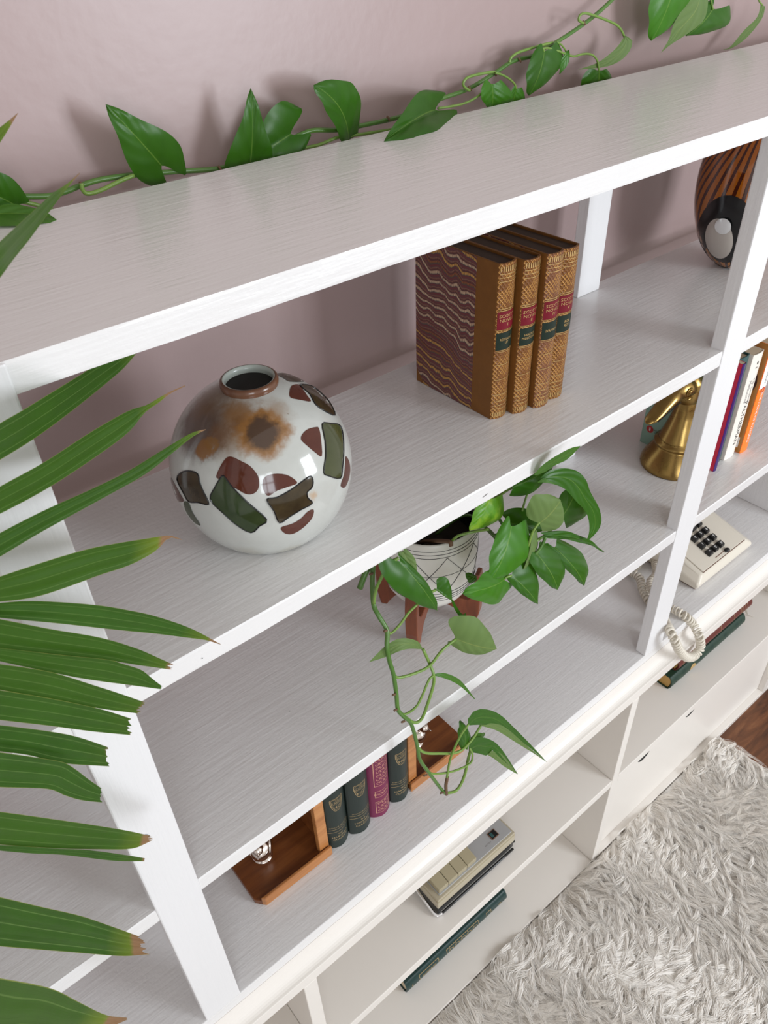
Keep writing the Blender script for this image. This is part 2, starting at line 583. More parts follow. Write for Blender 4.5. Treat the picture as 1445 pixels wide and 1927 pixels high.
def rect2d(x0, x1, y0, y1, nx=8, ny=1):
    v = [(x0 + (x1 - x0) * i / nx, y0 + (y1 - y0) * j / ny) for j in range(ny + 1) for i in range(nx + 1)]
    f = [(j * (nx + 1) + i, j * (nx + 1) + i + 1, (j + 1) * (nx + 1) + i + 1, (j + 1) * (nx + 1) + i) for j in range(ny) for i in range(nx)]
    return v, f
def join2d(*parts):
    V, Fc = [], []
    for v, f in parts:
        o = len(V)
        V += list(v)
        Fc += [tuple(i + o for i in q) for q in f]
    return V, Fc
def shift(vf, dx, dy, sx=1.0, sy=1.0):
    return [(x * sx + dx, y * sy + dy) for x, y in vf[0]], vf[1]
def frame2d(x0, x1, y0, y1, w):
    return join2d(rect2d(x0, x1, y0, y0 + w), rect2d(x0, x1, y1 - w, y1), rect2d(x0, x0 + w, y0, y1, 1), rect2d(x1 - w, x1, y0, y1, 1))
def ring2d(cx, cy, r, w, n=14, sx=1, a0=0, a1=2 * math.pi):
    v, f = [], []
    for i in range(n + 1):
        a = a0 + (a1 - a0) * i / n
        for rr in (r - w / 2, r + w / 2):
            v.append((cx + math.cos(a) * rr * sx, cy + math.sin(a) * rr))
    for i in range(n):
        f.append((2 * i, 2 * i + 1, 2 * i + 3, 2 * i + 2))
    return v, f

# ------------------------------------------------------------------ setting
D = .235                     # shelf depth
ZT, ZTb = .8078, .7886       # top board
Z2, Z2b = .5465, .5268       # middle shelf
Z3, Z3b = .2660, .2466       # lower shelf
WALLY = .285
setp(link('wall_back', boxm(-1.6, 2.6, WALLY, WALLY + .1, 0, 2.5), 'wall'), kind='structure')
setp(link('floor', boxm(-1.6, 2.6, -3.0, WALLY, -.05, 0), 'floor'), kind='structure')

# ------------------------------------------------------------------ bookcase (upper, open)
BC = thing('bookcase', 'open white wooden bookcase with thin shelves and slim posts, standing on the cream cabinet', 'bookcase', (.38, .118, Z0))
XL, XR = -.95, 1.75
def board(name, z0, z1, label=None):
    # slightly uneven hand-painted front edge
    nx = 150
    v, f = [], []
    for i in range(nx + 1):
        x = XL + (XR - XL) * i / nx
        w = lambda s: (noise.noise(Vector((x * 14, s, 0))) + .5 * noise.noise(Vector((x * 45, s, 3)))) * .0006
        v += [(x, 0 + w(1) + .0006, z1 + w(2) * .3), (x, D, z1), (x, D, z0), (x, 0 + w(3), z0 + w(4)), (x, w(5) * .5 - .0002, z0 + .0018), (x, w(6) * .5 - .0002, z1 - .0018)]
    for i in range(nx):
        a, b = i * 6, i * 6 + 6
        for k in range(6):
            f.append((a + k, b + k, b + (k + 1) % 6, a + (k + 1) % 6))
    f.append(tuple(range(6)))
    f.append(tuple(range(nx * 6 + 5, nx * 6 - 1, -1)))
    v = [(x, y, z + Z0) for x, y, z in v]
    me = pymesh(v, f)
    o = link(name, me, 'paint_x', BC)
    if label: o['label'] = label
    return o
board('top_board', ZTb, ZT, 'glossy top board, pinkish white above with a bright front edge')
board('shelf', Z2b, Z2)
board('shelf', Z3b, Z3)
for x0, x1 in ((-.0441, 0), (.7683, .8163), (-.86, -.815), (1.60, 1.645)):
    box('front_post', (x0, x1, -.0016, .017, Z0 + .0005, Z0 + ZT - .0003), 'paint_z', BC, bevel=.0015)
    for za, zb in ((0.0005, Z3b - .0003), (Z3 + .0003, Z2b - .0003), (Z2 + .0003, ZTb - .0003)):
        box('back_post', (x0 - .0015, x1 - .003, .219, .2355, Z0 + za, Z0 + zb), 'paint_z', BC, bevel=.001)
    for z0, z1 in ((Z2b, Z2), (Z3b, Z3)):
        pass
# chipped corner and pry marks on the painted edges
def chip(px, py, w, h, ang, y=-.0008):
    c = at(px, py, y)
    v = []
    for k in range(7):
        a = 2 * math.pi * k / 7
        r = random.uniform(.6, 1.1)
        dx, dz = math.cos(a) * w * r, math.sin(a) * h * r
        v.append((c.x + dx * math.cos(ang) - dz * math.sin(ang), y, c.z + dx * math.sin(ang) + dz * math.cos(ang)))
    link('paint_chip', pymesh(v, [tuple(range(7))]), 'crevice', BC)
chip(279, 1574, .0018, .0022, .3, -.0019)
chip(274, 1571, .0035, .0005, -.8, -.0019)
chip(914, 932, .0045, .0004, .25)
chip(545, 1338, .0006, .0006, 0)
chip(381, 1239, .0007, .0006, 0)

# ------------------------------------------------------------------ base cabinet
y2 = -.02
zS, zSb, zM, zMb, zF = -.0461, -.0683, -.2957, -.3168, -.6027
CB = thing('base_cabinet', 'low cream cabinet of open compartments on the floor under the bookcase', 'cabinet', (.38, .118, 0))
def bx(name, x0, x1, y0, y1, z0, z1, mt='cream', bevel=.0012):
    return box(name, (x0, x1, y0, y1, Z0 + z0, Z0 + z1), mt, CB, bevel=bevel)
o = bx('worktop', XL, XR, -.0012, .262, -.02, 0, 'paint_x')
cove = [(.0, -.0201)] + [(.0 + (-.018) * (1 - math.cos(a)), -.0201 - .026 * math.sin(a)) for a in [i * math.pi / 2 / 10 for i in range(1, 11)]]
cove = [(-.0012, -.0201)] + [(-.0012 - .0178 * (1 - math.cos(i * math.pi / 20)), -.0201 - .0258 * math.sin(i * math.pi / 20)) for i in range(1, 11)] + [(.01, -.0459), (.01, -.0201)]
link('cove_moulding', prism([(y, z + Z0) for y, z in cove], 'x', XL, XR), 'cream', CB, smooth=False)
o = bx('top_rail', XL, XR, y2, .0, zSb, zS)
bx('inner_top', XL, XR, .0, .262, -.045, -.021)
for x0, x1 in ((.0679, .0876), (.7302, .7491), (-.594, -.575), (1.392, 1.411)):
    bx('divider', x0, x1, y2, .262, zF + .0005, zSb - .0002)
xs = [XL, -.594, -.575, .0679, .0876, .7302, .7491, 1.392, 1.411, XR]
for i in range(0, 10, 2):
    a, b = xs[i], xs[i + 1]
    bx('middle_shelf', a + .0002, b - .0002, y2, .262, zMb, zM)
    bx('bottom_board', a + .0002, b - .0002, y2, .262, zF + .0005, zF + .0155)
bx('back_panel', XL, XR, .2622, .268, zF + .0005, -.0205)
pn = bx('lower_panel', .7495, 1.3916, -.006, .006, zF + .016, zMb - .0003)
pn['label'] = 'flat cream panel with two dark finger holes'
for hx in (.862, 1.020):
    hm = lathe([(.0001, 0), (.021, 0)], (0, 0), 28, False)
    hm.transform(Matrix.Translation((hx, -.0066, Z0 - (.352 if hx < 1 else .348))) @ Matrix.Rotation(math.pi / 2, 4, 'X'))
    link('finger_hole_shade', hm, 'crevice', pn)  # flat dark disc on the panel stands for the shade in the hole
# white end panel beyond the telephone
box('end_panel', (1.2645, 1.283, .012, .2615, Z0 + .0004, Z0 + Z3b - .0006), 'paint_z', BC)

def E_done():
    pass

# ------------------------------------------------------------------ round stoneware vase
vroot = (VC[0], VC[1], Z0 + Z2)
vcen = np.array([VC[0], VC[1], Z0 + Z2 + VH])
def hit(px, py, off=0.0):
    """where the sight line of a photo pixel meets the vase body"""
    r = ray(px, py)
    s = np.array([1 / (VA + off), 1 / (VA + off), 1 / (VB + off)])
    o = (CC - vcen) * s
    w = r * s
    a, b, c = w @ w, o @ w, o @ o - 1
    dsc = b * b - a * c
    if dsc < 0:
        # just outside the outline: slide onto the rim of the body
        t = -b / a
        p = o + t * w
        p /= np.linalg.norm(p)
        return Vector(vcen + p / s)
    t = (-b - math.sqrt(dsc)) / a
    return Vector(CC + t * r)
def vl(px, py):
    p = hit(px, py)
    return (p.x - vroot[0], p.y - vroot[1], p.z - vroot[2])
VSTAIN_REFL = [(vl(430, 800), .008, .036, (.16, .075, .022), .8), (vl(372, 800), .012, .036, (.075, .042, .030), .92), (vl(400, 745), .008, .030, (.15, .085, .045), .75),  # glaze stains; the dark left blob also paints in a dark reflection
          (vl(455, 775), .005, .020, (.19, .085, .02), .8), (vl(520, 775), .004, .018, (.22, .11, .035), .55), (vl(455, 800), .002, .011, (.10, .04, .012), .7), (vl(410, 815), .002, .012, (.12, .05, .015), .6),
          (vl(497, 815), .014, .025, (.24, .105, .022), .95), (vl(496, 815), .009, .0165, (.055, .030, .018), .96),
          (vl(382, 845), .003, .0078, (.20, .085, .02), .9), (vl(398, 832), .001, .004, (.20, .09, .02), .7), (vl(590, 932), .001, .008, (.42, .24, .10), .6),
          (vl(470, 1040), .004, .02, (.33, .30, .22), .45), (vl(545, 1035), .004, .02, (.33, .30, .22), .45)]
M['vase'] = mat('grey white stoneware glaze', rough=.10, build=vaseb)
V = thing('stoneware_vase', 'large round glazed stoneware vase with painted brown and green patches, left on the middle shelf', 'vase', vroot)
prof = [(.0, 0.0)]
t0 = math.asin(-VH / VB)
nn = 40
for i in range(nn + 1):
    a = t0 + (math.acos(.0225 / VA) - t0) * i / nn
    prof.append((VA * math.cos(a), VH + VB * math.sin(a)))
link('body', lathe(prof, seg=80), 'vase', V, world=False, smooth=True)
zt = prof[-1][1]
def rimb(t, b):
    co = t.a('ShaderNodeTexCoord').outputs['Object']
    z = t.a('ShaderNodeSeparateXYZ', ins={0: co}).outputs[2]
    n = t.noise(co, 60, 3)
    ln_ = t.a('ShaderNodeVectorMath', operation='LENGTH', ins={0: t.mapping(co, (1, 1, 0))}).outputs['Value']
    f = t.math('MULTIPLY', t.math('SUBTRACT', t.math('ADD', .0212, t.math('MULTIPLY', n, .0006)), ln_), 1500.0, clamp=True)
    t.set(b.inputs['Base Color'], t.mix(f, t.mix(n, (.065, .022, .012), (.20, .095, .05)), (.42, .46, .42)))
M['vrim'] = mat('iron stained vase rim', rough=.2, build=rimb)
rim = [(.0232, zt - .0010), (.0236, zt + .0004), (.0239, zt + .0024), (.0237, zt + .0044), (.0227, zt + .0060), (.0213, zt + .0064), (.0200, zt + .0058), (.0194, zt + .003), (.0194, zt - .004), (.024, zt - .012)]
link('rim', lathe(rim, seg=56, cap=False), 'vrim', V, world=False, smooth=True)
link('mouth_shade_disc', lathe([(.0001, zt - .0006), (.0193, zt + .0002)], seg=40, cap=False), 'crevice', V, world=False)  # near-black disc across the mouth paints the shade inside
def z5(p):
    return 300 + p[0] / 3.6125, 680 + p[1] / 3.6125
def patch(name, pts, material, off, label=None, outline=None):
    q = [z5(p) for p in pts]
    # smooth the outline
    n = len(q)
    sm = []
    for i in range(n):
        p0, p1, p2, p3 = [Vector((*q[(i + k) % n], 0)) for k in (-1, 0, 1, 2)]
        for k in range(3):
            t = k / 3
            sm.append(.5 * ((2 * p1) + (p2 - p0) * t + (2 * p0 - 5 * p1 + 4 * p2 - p3) * t * t + (3 * p1 - p0 - 3 * p2 + p3) * t ** 3))
    bm = bmesh.new()
    bm.faces.new([bm.verts.new((p.x, p.y, 0)) for p in sm])
    bmesh.ops.triangulate(bm, faces=bm.faces)
    for _ in range(3):
        bmesh.ops.subdivide_edges(bm, edges=[e for e in bm.edges if e.calc_length() > 6], cuts=1)
        bmesh.ops.triangulate(bm, faces=bm.faces)
    for v_ in bm.verts:
        v_.co = hit(v_.co.x, v_.co.y, off)
    me = bpy.data.meshes.new('mesh')
    bm.to_mesh(me); bm.free()
    o = link(name, me, material, V, smooth=True)
    if label: o['label'] = label
    if outline:
        op = [hit(p.x + outline[0], p.y + outline[1], off + .0001) for p in sm]
        op.append(op[0])
        link('ink_outline', tubem(op, .00055, 5), 'black_gloss', V, smooth=True)
def glaze(name, c1, c2):
    def bld(t, b):
        co = t.a('ShaderNodeTexCoord').outputs['Object']
        t.set(b.inputs['Base Color'], t.mix(t.noise(co, 70, 3, .6), a4(c1), a4(c2)))
    return mat(name, rough=.10, build=bld)
M['g_brown'] = glaze('red brown glaze', (.055, .012, .007), (.10, .026, .014))
M['g_green'] = glaze('green glaze', (.014, .028, .008), (.04, .06, .022))
M['g_olive'] = glaze('olive glaze', (.035, .045, .014), (.065, .072, .027))
M['g_umber'] = glaze('umber glaze', (.012, .008, .005), (.07, .05, .022))
for pts in ([(385, 790), (410, 720), (450, 660), (490, 648), (560, 680), (620, 715), (670, 780), (678, 840), (660, 885), (620, 905), (570, 895), (530, 860), (490, 810), (440, 775)],
            [(700, 830), (720, 785), (780, 765), (860, 770), (915, 800), (935, 830), (870, 855), (800, 880), (740, 915), (710, 880)],
            [(885, 200), (900, 165), (940, 155), (965, 175), (1000, 225), (1030, 272), (960, 262), (890, 245)],
            [(962, 530), (975, 490), (1010, 460), (1060, 447), (1085, 455), (1100, 540), (1104, 645), (1060, 620), (1000, 570)],
            [(825, 1130), (900, 1105), (960, 1070), (1010, 1020), (1048, 1008), (1045, 1050), (1020, 1090), (960, 1145), (900, 1175), (850, 1168)],
            [(1268, 645), (1290, 680), (1298, 740), (1285, 810), (1260, 858), (1232, 845), (1255, 770), (1262, 700)],
            [(75, 790), (95, 820), (140, 900), (165, 950), (120, 950), (88, 870)]):
    patch('painted_patch', pts, 'g_brown', .0002, 'rounded red-brown glaze patch')
patch('painted_patch', [(425, 780), (450, 795), (500, 860), (600, 960), (728, 1075), (680, 1120), (622, 1165), (520, 1110), (430, 1030), (345, 940), (375, 860)], 'g_green', .0003, 'oblong green glaze patch with ink outline', (0, 0))
patch('painted_patch', [(1103, 425), (1160, 422), (1215, 430), (1240, 480), (1248, 600), (1240, 720), (1225, 795), (1150, 780), (1112, 755), (1125, 650), (1122, 540)], 'g_olive', .0003, 'oblong olive glaze patch with ink outline', (1.5, 0))
patch('painted_patch', [(730, 940), (800, 925), (900, 870), (980, 810), (1030, 780), (1045, 820), (1035, 860), (1005, 890), (1010, 930), (1040, 965), (960, 1010), (880, 1060), (815, 1098), (780, 1020)], 'g_umber', .0003, 'square dark umber glaze patch', (0, 0))
patch('painted_patch', [(118, 800), (150, 755), (200, 745), (258, 765), (275, 830), (300, 890), (335, 972), (260, 960), (200, 955), (165, 900)], 'g_umber', .0003, 'square dark umber glaze patch', (0, 0))
patch('painted_patch', [(165, 955), (200, 965), (225, 1030), (278, 1115), (230, 1090), (180, 1020)], 'g_green', .0003, 'oblong green glaze patch')
patch('painted_patch', [(955, 160), (1030, 165), (1100, 210), (1160, 280), (1195, 365), (1120, 335), (1060, 290), (1020, 220)], 'g_umber', .0003, 'square dark umber glaze patch', (0, 0))
patch('painted_patch', [(790, 85), (860, 80), (940, 110), (990, 135), (890, 138), (840, 110)], 'g_umber', .0003, 'square dark umber glaze patch')

# ------------------------------------------------------------------ books
def spine_pt(Tk, bulge, off):
    def fn(x, z):
        """x across the spine 0..Tk, z up"""
        u = min(max(x / Tk, 0), 1)
        return (x, -bulge * math.sin(math.pi * u) ** .8 - off, z)
    return fn
def book(name, label, group, loc, Tk, depth, h, cover, spine=None, rot=(0, 0, 0), bulge=.004, square=.0025, bt=.0022, pages='pages', side=None, soft=False, cat='book'):
    """a bound book standing on its tail, spine towards -y, front-left foot at loc"""
    R = thing(name, label, cat, loc, rot, group)
    sq = 0 if soft else square
    b = bt if not soft else .0006
    for k, (xa, xb) in enumerate(((0, b), (Tk - b, Tk))):
        o = link('cover', boxm(xa, xb, .0005, depth, 0, h), side or cover, R, False, bevel=.0006)
    # spine shell
    n = 16
    v, f = [], []
    for j, z in enumerate((0, h)):
        for i in range(n + 1):
            u = i / n
            v.append((u * Tk, -bulge * math.sin(math.pi * u) ** .8, z))
        for i in range(n + 1):
            u = i / n
            v.append((b * .6 + u * (Tk - 1.2 * b), -bulge * .75 * math.sin(math.pi * u) ** .8 + (.0012 if not soft else .0006), z))
    w = 2 * (n + 1)
    for i in range(n):
        f.append((i, i + 1, w + i + 1, w + i))
        f.append((n + 1 + i, w + n + 1 + i, w + n + 2 + i, n + 2 + i))
        for z_, flip in ((0, 0), (w, 1)):
            q = (z_ + i, z_ + n + 1 + i, z_ + n + 2 + i, z_ + i + 1)
            f.append(q if not flip else q[::-1])
    f.append((0, w, w + n + 1, n + 1))
    f.append((n, 2 * n + 1, w + 2 * n + 1, w + n))
    link('spine', pymesh(v, f), spine or cover, R, False, smooth=False)
    # page block with rounded back
    pv = []
    for i in range(9):
        u = i / 8
        pv.append((b + .0001 + u * (Tk - 2 * b - .0002), -bulge * .5 * math.sin(math.pi * u) ** .8 + .0014))
    pv += [(Tk - b - .0001, depth - sq - .0005), (b + .0001, depth - sq - .0005)]
    link('pages', prism(pv, 'z', sq + .0004, h - sq - .0004), pages, R, False)
    return R
def deco(R, Tk, bulge, items):
    for nm, vf, mt, off in items:
        fn = spine_pt(Tk, bulge, off)
        o = mapped(nm, vf, fn, mt, R)
        if nm in ('gilt_lines', 'gilt_panels', 'gilt_scrolls', 'gilt_frames', 'blind_lines'):
            o['kind'] = 'stuff'

# four antique volumes
BH = .168
spec = [  # x, y, thickness, h, calf, second title lines, numeral
    (.4541, .0805, .0243, .1690, 'calf_tool', 'REDGAUNT\nLET', 'I', 'leftmost antique calf book, its marbled paper side showing, on the middle shelf'),
    (.4795, .0722, .0240, .1680, 'calf_tool', 'HEART OF\nMIDLOTHIAN', 'II', 'second antique calf book from the left, numbered II on its red label'),
    (.5045, .0652, .0243, .1690, 'calf_dark', 'IVANHOE', 'IV', 'third antique calf book from the left, with a darker worn spine'),
    (.5300, .0670, .0238, .1670, 'calf_tool', 'ROB\nROY', 'V', 'rightmost antique calf book, nearest the white back post')]
for k, (x, y, Tk, h, cf, t2, num, side) in enumerate(spec):
    bu = .0048
    R = book('antique_book', side, 'antique leather volumes on the middle shelf', (x, y, Z0 + Z2 + .0002), Tk, .118, h, 'calf', cf, bulge=bu, pages='page_dark', square=.002)
    # marbled paper on the sides, leather left bare at hinge and corners
    for xx in (-.0003, Tk + .0001):
        pl = [(.0285, .0005), (.0285, h - .0005), (.098, h - .0005), (.1175, h - .018), (.1175, .018), (.1045, .0005)]
        link('marbled_paper', prism(pl, 'x', xx, xx + .0003), 'marble', R, False)
    e0, e1 = .0010, Tk - .0010
    it = []
    lab_r = (h * .605, h * .715)
    lab_g = (h * .475, h * .585)
    it.append(('red_label', rect2d(e0, e1, *lab_r, 14), 'red_label', .00035))
    it.append(('green_label', rect2d(e0, e1, *lab_g, 14), 'green_label', .00035))
    lines = []
    for zz in (.012, .016, .021, h * .17, h * .275, h * .375, lab_g[0] - .0025, lab_g[0] - .0008, lab_g[1] + .0008, lab_r[0] - .0008, lab_g[1] + .0026, lab_r[1] + .0008, lab_r[1] + .0028, h - .018, h - .014, h - .0105):
        lines.append(rect2d(e0, e1, zz, zz + .00055, 14))
    for i in range(10):
        xx = e0 + (e1 - e0) * (i + .2) / 10
        lines.append(rect2d(xx, xx + .0008, h - .008, h - .003, 1))
        lines.append(rect2d(xx, xx + .0008, .003, .008, 1))
    it.append(('gilt_lines', join2d(*lines), 'gold', .0005))
    tt = text2d('SCOTT\'S\nNOVELS\n' + num, .0056)
    it.append(('lettering', shift(tt, Tk / 2, (lab_r[0] + lab_r[1]) / 2, .92, .82), 'gold', .0006))
    tt = text2d(t2, .0042 if len(t2) > 8 else .005)
    it.append(('lettering', shift(tt, Tk / 2, (lab_g[0] + lab_g[1]) / 2, .72, .85), 'gold', .0006))
    deco(R, Tk, bu, it)

# three dark green classics and one plum book between the bookends
def shield(cx, cz, w, h):
    pts = []
    for i in range(13):
        a = math.pi * i / 12
        pts.append((cx + w * math.cos(a) * (1 if abs(math.cos(a)) > .2 else 1), cz + h * .42 + (.10 * h) * math.sin(a * 2) ** 2 if i in (0, 12) else cz + h * .44 + .06 * h * math.sin(a)))
    left = [(cx - w * math.cos(t * 1.35), cz + h * .42 - h * .95 * math.sin(t * 1.45)) for t in [i / 8 for i in range(1, 9)]]
    right = [(2 * cx - x, z) for x, z in left[::-1]]
    return pts + left + right
def ringpoly(pts, wd):
    c = Vector((sum(p[0] for p in pts) / len(pts), sum(p[1] for p in pts) / len(pts)))
    v, f = [], []
    n = len(pts)
    for p in pts:
        q = Vector(p)
        d = (c - q)
        v += [p, tuple(q + d * min(1, wd / d.length))]
    for i in range(n):
        j = (i + 1) % n
        f.append((2 * i, 2 * j, 2 * j + 1, 2 * i + 1))
    return v, f
GB = [(.1810, .0735, .0338, 'leftmost dark green book, touching the left wooden bookend'), (.2155, .0700, .0345, 'middle dark green book, left of the plum book'),
      None, (.2865, .0705, .0325, 'rightmost dark green book, touching the right wooden bookend')]
for k in (0, 1, 3):
    x, y, Tk, lb = GB[k]
    h = .206
    bu = .0085
    R = book('classic_book', lb + ', with gilt shield', 'dark green classics between the wooden bookends', (x, y, Z0 + .0002), Tk, .135, h, 'cloth_green', bulge=bu)
    c = Tk / 2
    sh = join2d(ringpoly(shield(c, .099, .0095, .027), .0008), ringpoly(shield(c, .0995, .0078, .0225), .0004),
                shift(text2d('CLASSICS', .0046), c, .1025), rect2d(c - .0075, c + .0075, .0995, .0999), rect2d(c - .0078, c + .0078, .1055, .1059),
                shift(text2d('HC', .008), c, .0925), shift(text2d('THE', .003), c, .108))
    it = [('gilt_shield', sh, 'gilt_dim', .0003)]
    for zz_ in (.0435, .0375):
        it.append(('gilt_line', rect2d(.001, Tk - .001, zz_, zz_ + .0006, 12), 'gilt_dim', .0003))
    it.append(('lettering', join2d(shift(text2d('DELUXE EDITION', .0032, 1.1), c, .0485), shift(text2d('THE', .0042), c, .0315), shift(text2d('HARVARD', .0052), c, .0255), shift(text2d('CLASSICS', .0052), c, .0193)), 'gilt_dim', .0003))
    deco(R, Tk, bu, it)
Tk, h, bu = .0345, .203, .009
R = book('plum_book', 'plum red book with rose gilt tooled spine between the green books', None, (.2510, .0715, Z0 + .0002), Tk, .135, h, 'cloth_plum', bulge=bu)
fr = join2d(frame2d(.006, Tk - .006, .073, .150, .0008), frame2d(.0065, Tk - .0065, .047, .0615, .0007), frame2d(.0065, Tk - .0065, .010, .0375, .0007))
orn = []
for (z0, z1) in ((.076, .148), (.0125, .0355)):
    nz = max(2, int((z1 - z0) / .0075))
    for i in range(3):
        for j in range(nz):
            cx = .0115 + i * .0058
            cz = z0 + .0035 + j * (z1 - z0 - .006) / max(nz - 1, 1)
            orn.append(ring2d(cx, cz, .0021, .0006, 9, a0=(i + j) % 2 * 2.0, a1=(i + j) % 2 * 2.0 + 5.0))
            orn.append(ring2d(cx + .0028, cz + .002, .0011, .0005, 7))
it = [('gilt_frames', fr, 'gilt_pink', .0003), ('gilt_scrolls', join2d(*orn), 'gilt_pink', .0003), ('lettering', shift(text2d('DICKENS', .0058), Tk / 2, .054), 'gilt_pink', .0003)]
deco(R, Tk, bu, it)

# wooden bookends, each with a small silver bird
def bookend(label, x_in, sgn, wing):
    """open L-shaped wooden tray: base, front lip with clipped corner, upright against the books"""
    w = .1125
    z = Z0
    R = thing('wooden_bookend', label, 'bookend', (x_in - sgn * w / 2 * -1, .125, z))
    X = lambda t: x_in + sgn * t          # t runs away from the books
    def bxx(name, t0, t1, y0, y1, z0, z1, mt, bv=.0012):
        a, b_ = sorted((X(t0), X(t1)))
        return box(name, (a, b_, y0, y1, z + z0, z + z1), mt, R, bevel=bv)
    pl = [(X(.0), .0675), (X(w - .006), .0675), (X(w), .075), (X(w), .195), (X(0), .195)]
    link('base', prism(pl, 'z', z + .0003, z + .010), 'teak', R, bevel=.001)
    lip = [(X(-.0005), .0628), (X(w - .010), .0628), (X(w - .006), .0672), (X(-.0005), .0672)]
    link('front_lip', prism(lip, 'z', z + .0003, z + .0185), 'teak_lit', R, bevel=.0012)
    link('rear_lip', prism([(X(0), .1955), (X(w), .1955), (X(w), .1995), (X(0), .1995)], 'z', z + .0003, z + .0185), 'teak', R, bevel=.001)
    bxx('upright', .0, .006, .078, .1945, .0104, .125, 'teak')
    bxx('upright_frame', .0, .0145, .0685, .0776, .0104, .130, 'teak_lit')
    bxx('upright_frame', .0, .012, .187, .1948, .0104, .130, 'teak')
    # bird
    return R
BL = bookend('left wooden bookend, lit front lip, with a silver bird seen on its base', .1805, -1, 1)
BR = bookend('right wooden bookend beyond the green books, behind the hanging vine', .3192, 1, 1)
def bird(label, cx, cy, ang):
    z = Z0 + .0102
    R = thing('silver_bird', label, 'figurine', (cx, cy, z), (0, 0, ang), 'small silver quails on the wooden bookends')
    L = lambda nm, me, mt='silver': link(nm, me, mt, R, False, smooth=True)
    # plump body, breast forward (+x)
    me = ellm((0, 0, .020), (.0185, .0145, .0165), 28, 18, Matrix.Rotation(.35, 4, 'Y'))
    for v_ in me.vertices:
        n_ = noise.noise(v_.co * 160) * .0008 + math.sin(v_.co.x * 900 + v_.co.z * 500) * .00035
        v_.co += v_.co.normalized() * n_
    L('body', me)
    L('head', ellm((.0145, 0, .0400), (.0078, .0068, .0075), 18, 12))
    bk = L('beak', lathe([(.0001, .0), (.0019, .0), (.0001, .006)], seg=10))
    bk.location = (.0215, 0, .0395); bk.rotation_euler = (0, math.radians(110), 0)
    for s in (-1, 1):
        w = ellm((-.004, s * .0125, .021), (.0165, .0036, .0105), 20, 12, Matrix.Rotation(.5, 4, 'Y'))
        L('wing', w)
        for q in range(4):
            L('feather', ellm((-.010 - .003 * q, s * .0142, .018 - .0026 * q + .006), (.0085, .0012, .0016), 10, 8, Matrix.Rotation(.55, 4, 'Y')))
    L('tail', ellm((-.0215, 0, .0125), (.0115, .0052, .0028), 16, 10, Matrix.Rotation(-.5, 4, 'Y')))
    for s in (-1, 1):
        L('leg', tubem([Vector((.003, s * .005, .0005)), Vector((.003, s * .005, .008))], .0012, 8))
    L('crest', tubem(spline([(.013, 0, .046), (.014, 0, .052), (.019, 0, .056)], 4), lambda t: .0012 + .0006 * t, 8))
    L('foot_disc', lathe([(0.0001, 0), (.0135, 0), (.0135, .0012), (.0001, .0015)], seg=30))
bird('silver quail figure on the base of the left bookend', .108, .118, math.radians(-125))
bird('silver quail figure on the base of the right bookend', .372, .118, math.radians(-60))

# ------------------------------------------------------------------ right-hand shelf: paperbacks, goose, stone
z3 = Z0 + Z3 + .0002
R = book('paperback', 'mint green paperback with an orange-red round emblem, behind the brass goose', None, (.9225, .062, z3), .0095, .112, .1975, 'mint', soft=True, bulge=.0005)
def side_pt(fn_y0, x):
    return lambda a, b: (x, a, b)
S_ = lambda q: (-.0004, q[0], q[1])
def side_text(R, vf, mt, x=-.0004, name='print'):
    # read from the left side: local +y runs away from the viewer, so text runs front (-y) to back mirrored
    v, f = vf
    return link(name, pymesh([(x, -a, b) for a, b in v], f), mt, R, False)
cv, cf = ring2d(0, 0, .0032, .0064, 20)
side_text(R, ([(a - .098, b + .030) for a, b in cv], cf), 'print_red', -.0003, 'emblem')
cv, cf = ring2d(0, 0, .0009, .0018, 10, sx=.8)
c2, f2 = ring2d(0, 0, .0007, .0014, 8)
side_text(R, join2d(([(a - .098, b * 1.5 + .0293) for a, b in cv], cf), ([(a - .0982, b + .032) for a, b in c2], f2)), 'white_print', -.0004, 'emblem')
side_text(R, shift(text2d('CLASSIC POETRY\nSELECTED', .0040), -.080, .0295), 'black_print', -.0004)
side_text(R, shift(text2d('COLLECTED\nPOEMS', .013), -.066, .165), 'black_print', -.0004)

gz = z3
gx, gy = .908, .1015
GO = thing('brass_goose', 'brass goose-head bookend with a bell-shaped base, left of the right post', 'bookend', (gx, gy, gz))
prof = [(.0005, .0), (.0495, .0), (.0505, .003), (.0495, .008), (.0455, .018), (.0395, .028), (.0345, .036), (.0325, .0385), (.0345, .0405), (.0355, .043), (.0345, .0455), (.0315, .047), (.0300, .050)]
link('bell_base', lathe(prof, seg=56), 'brass', GO, False, smooth=True)
neck = [((0, 0, .047), .0305), ((.001, 0, .060), .0265), ((.0025, 0, .075), .0225), ((.0035, 0, .090), .0195), ((.0035, 0, .105), .0178), ((.002, 0, .118), .0178), ((-.002, 0, .130), .0205), ((-.004, 0, .142), .0215), ((-.006, 0, .152), .0195), ((-.0065, 0, .160), .014), ((-.006, 0, .165), .006), ((-.006, 0, .1665), .0006)]
pts = [Vector(p) for p, r_ in neck]
sp = spline(pts, 5)
rr = [r_ for p, r_ in neck]
def rad(t):
    u = t * (len(rr) - 1)
    i = min(int(u), len(rr) - 2)
    return rr[i] + (rr[i + 1] - rr[i]) * (u - i)
link('neck', tubem(sp, rad, 32), 'brass', GO, False, smooth=True)
for o in GO.children:
    for v_ in o.data.vertices:
        v_.co.x = min(v_.co.x, .0135)
# the goose looks to the left of the picture: direction of the beak
bd = Vector((-1, -.02, 0)).normalized()
bs = Vector((-bd.y, bd.x, 0))
def gp(a, s, z):
    q = bd * a + bs * s
    return Vector((q.x - .004, q.y, z))
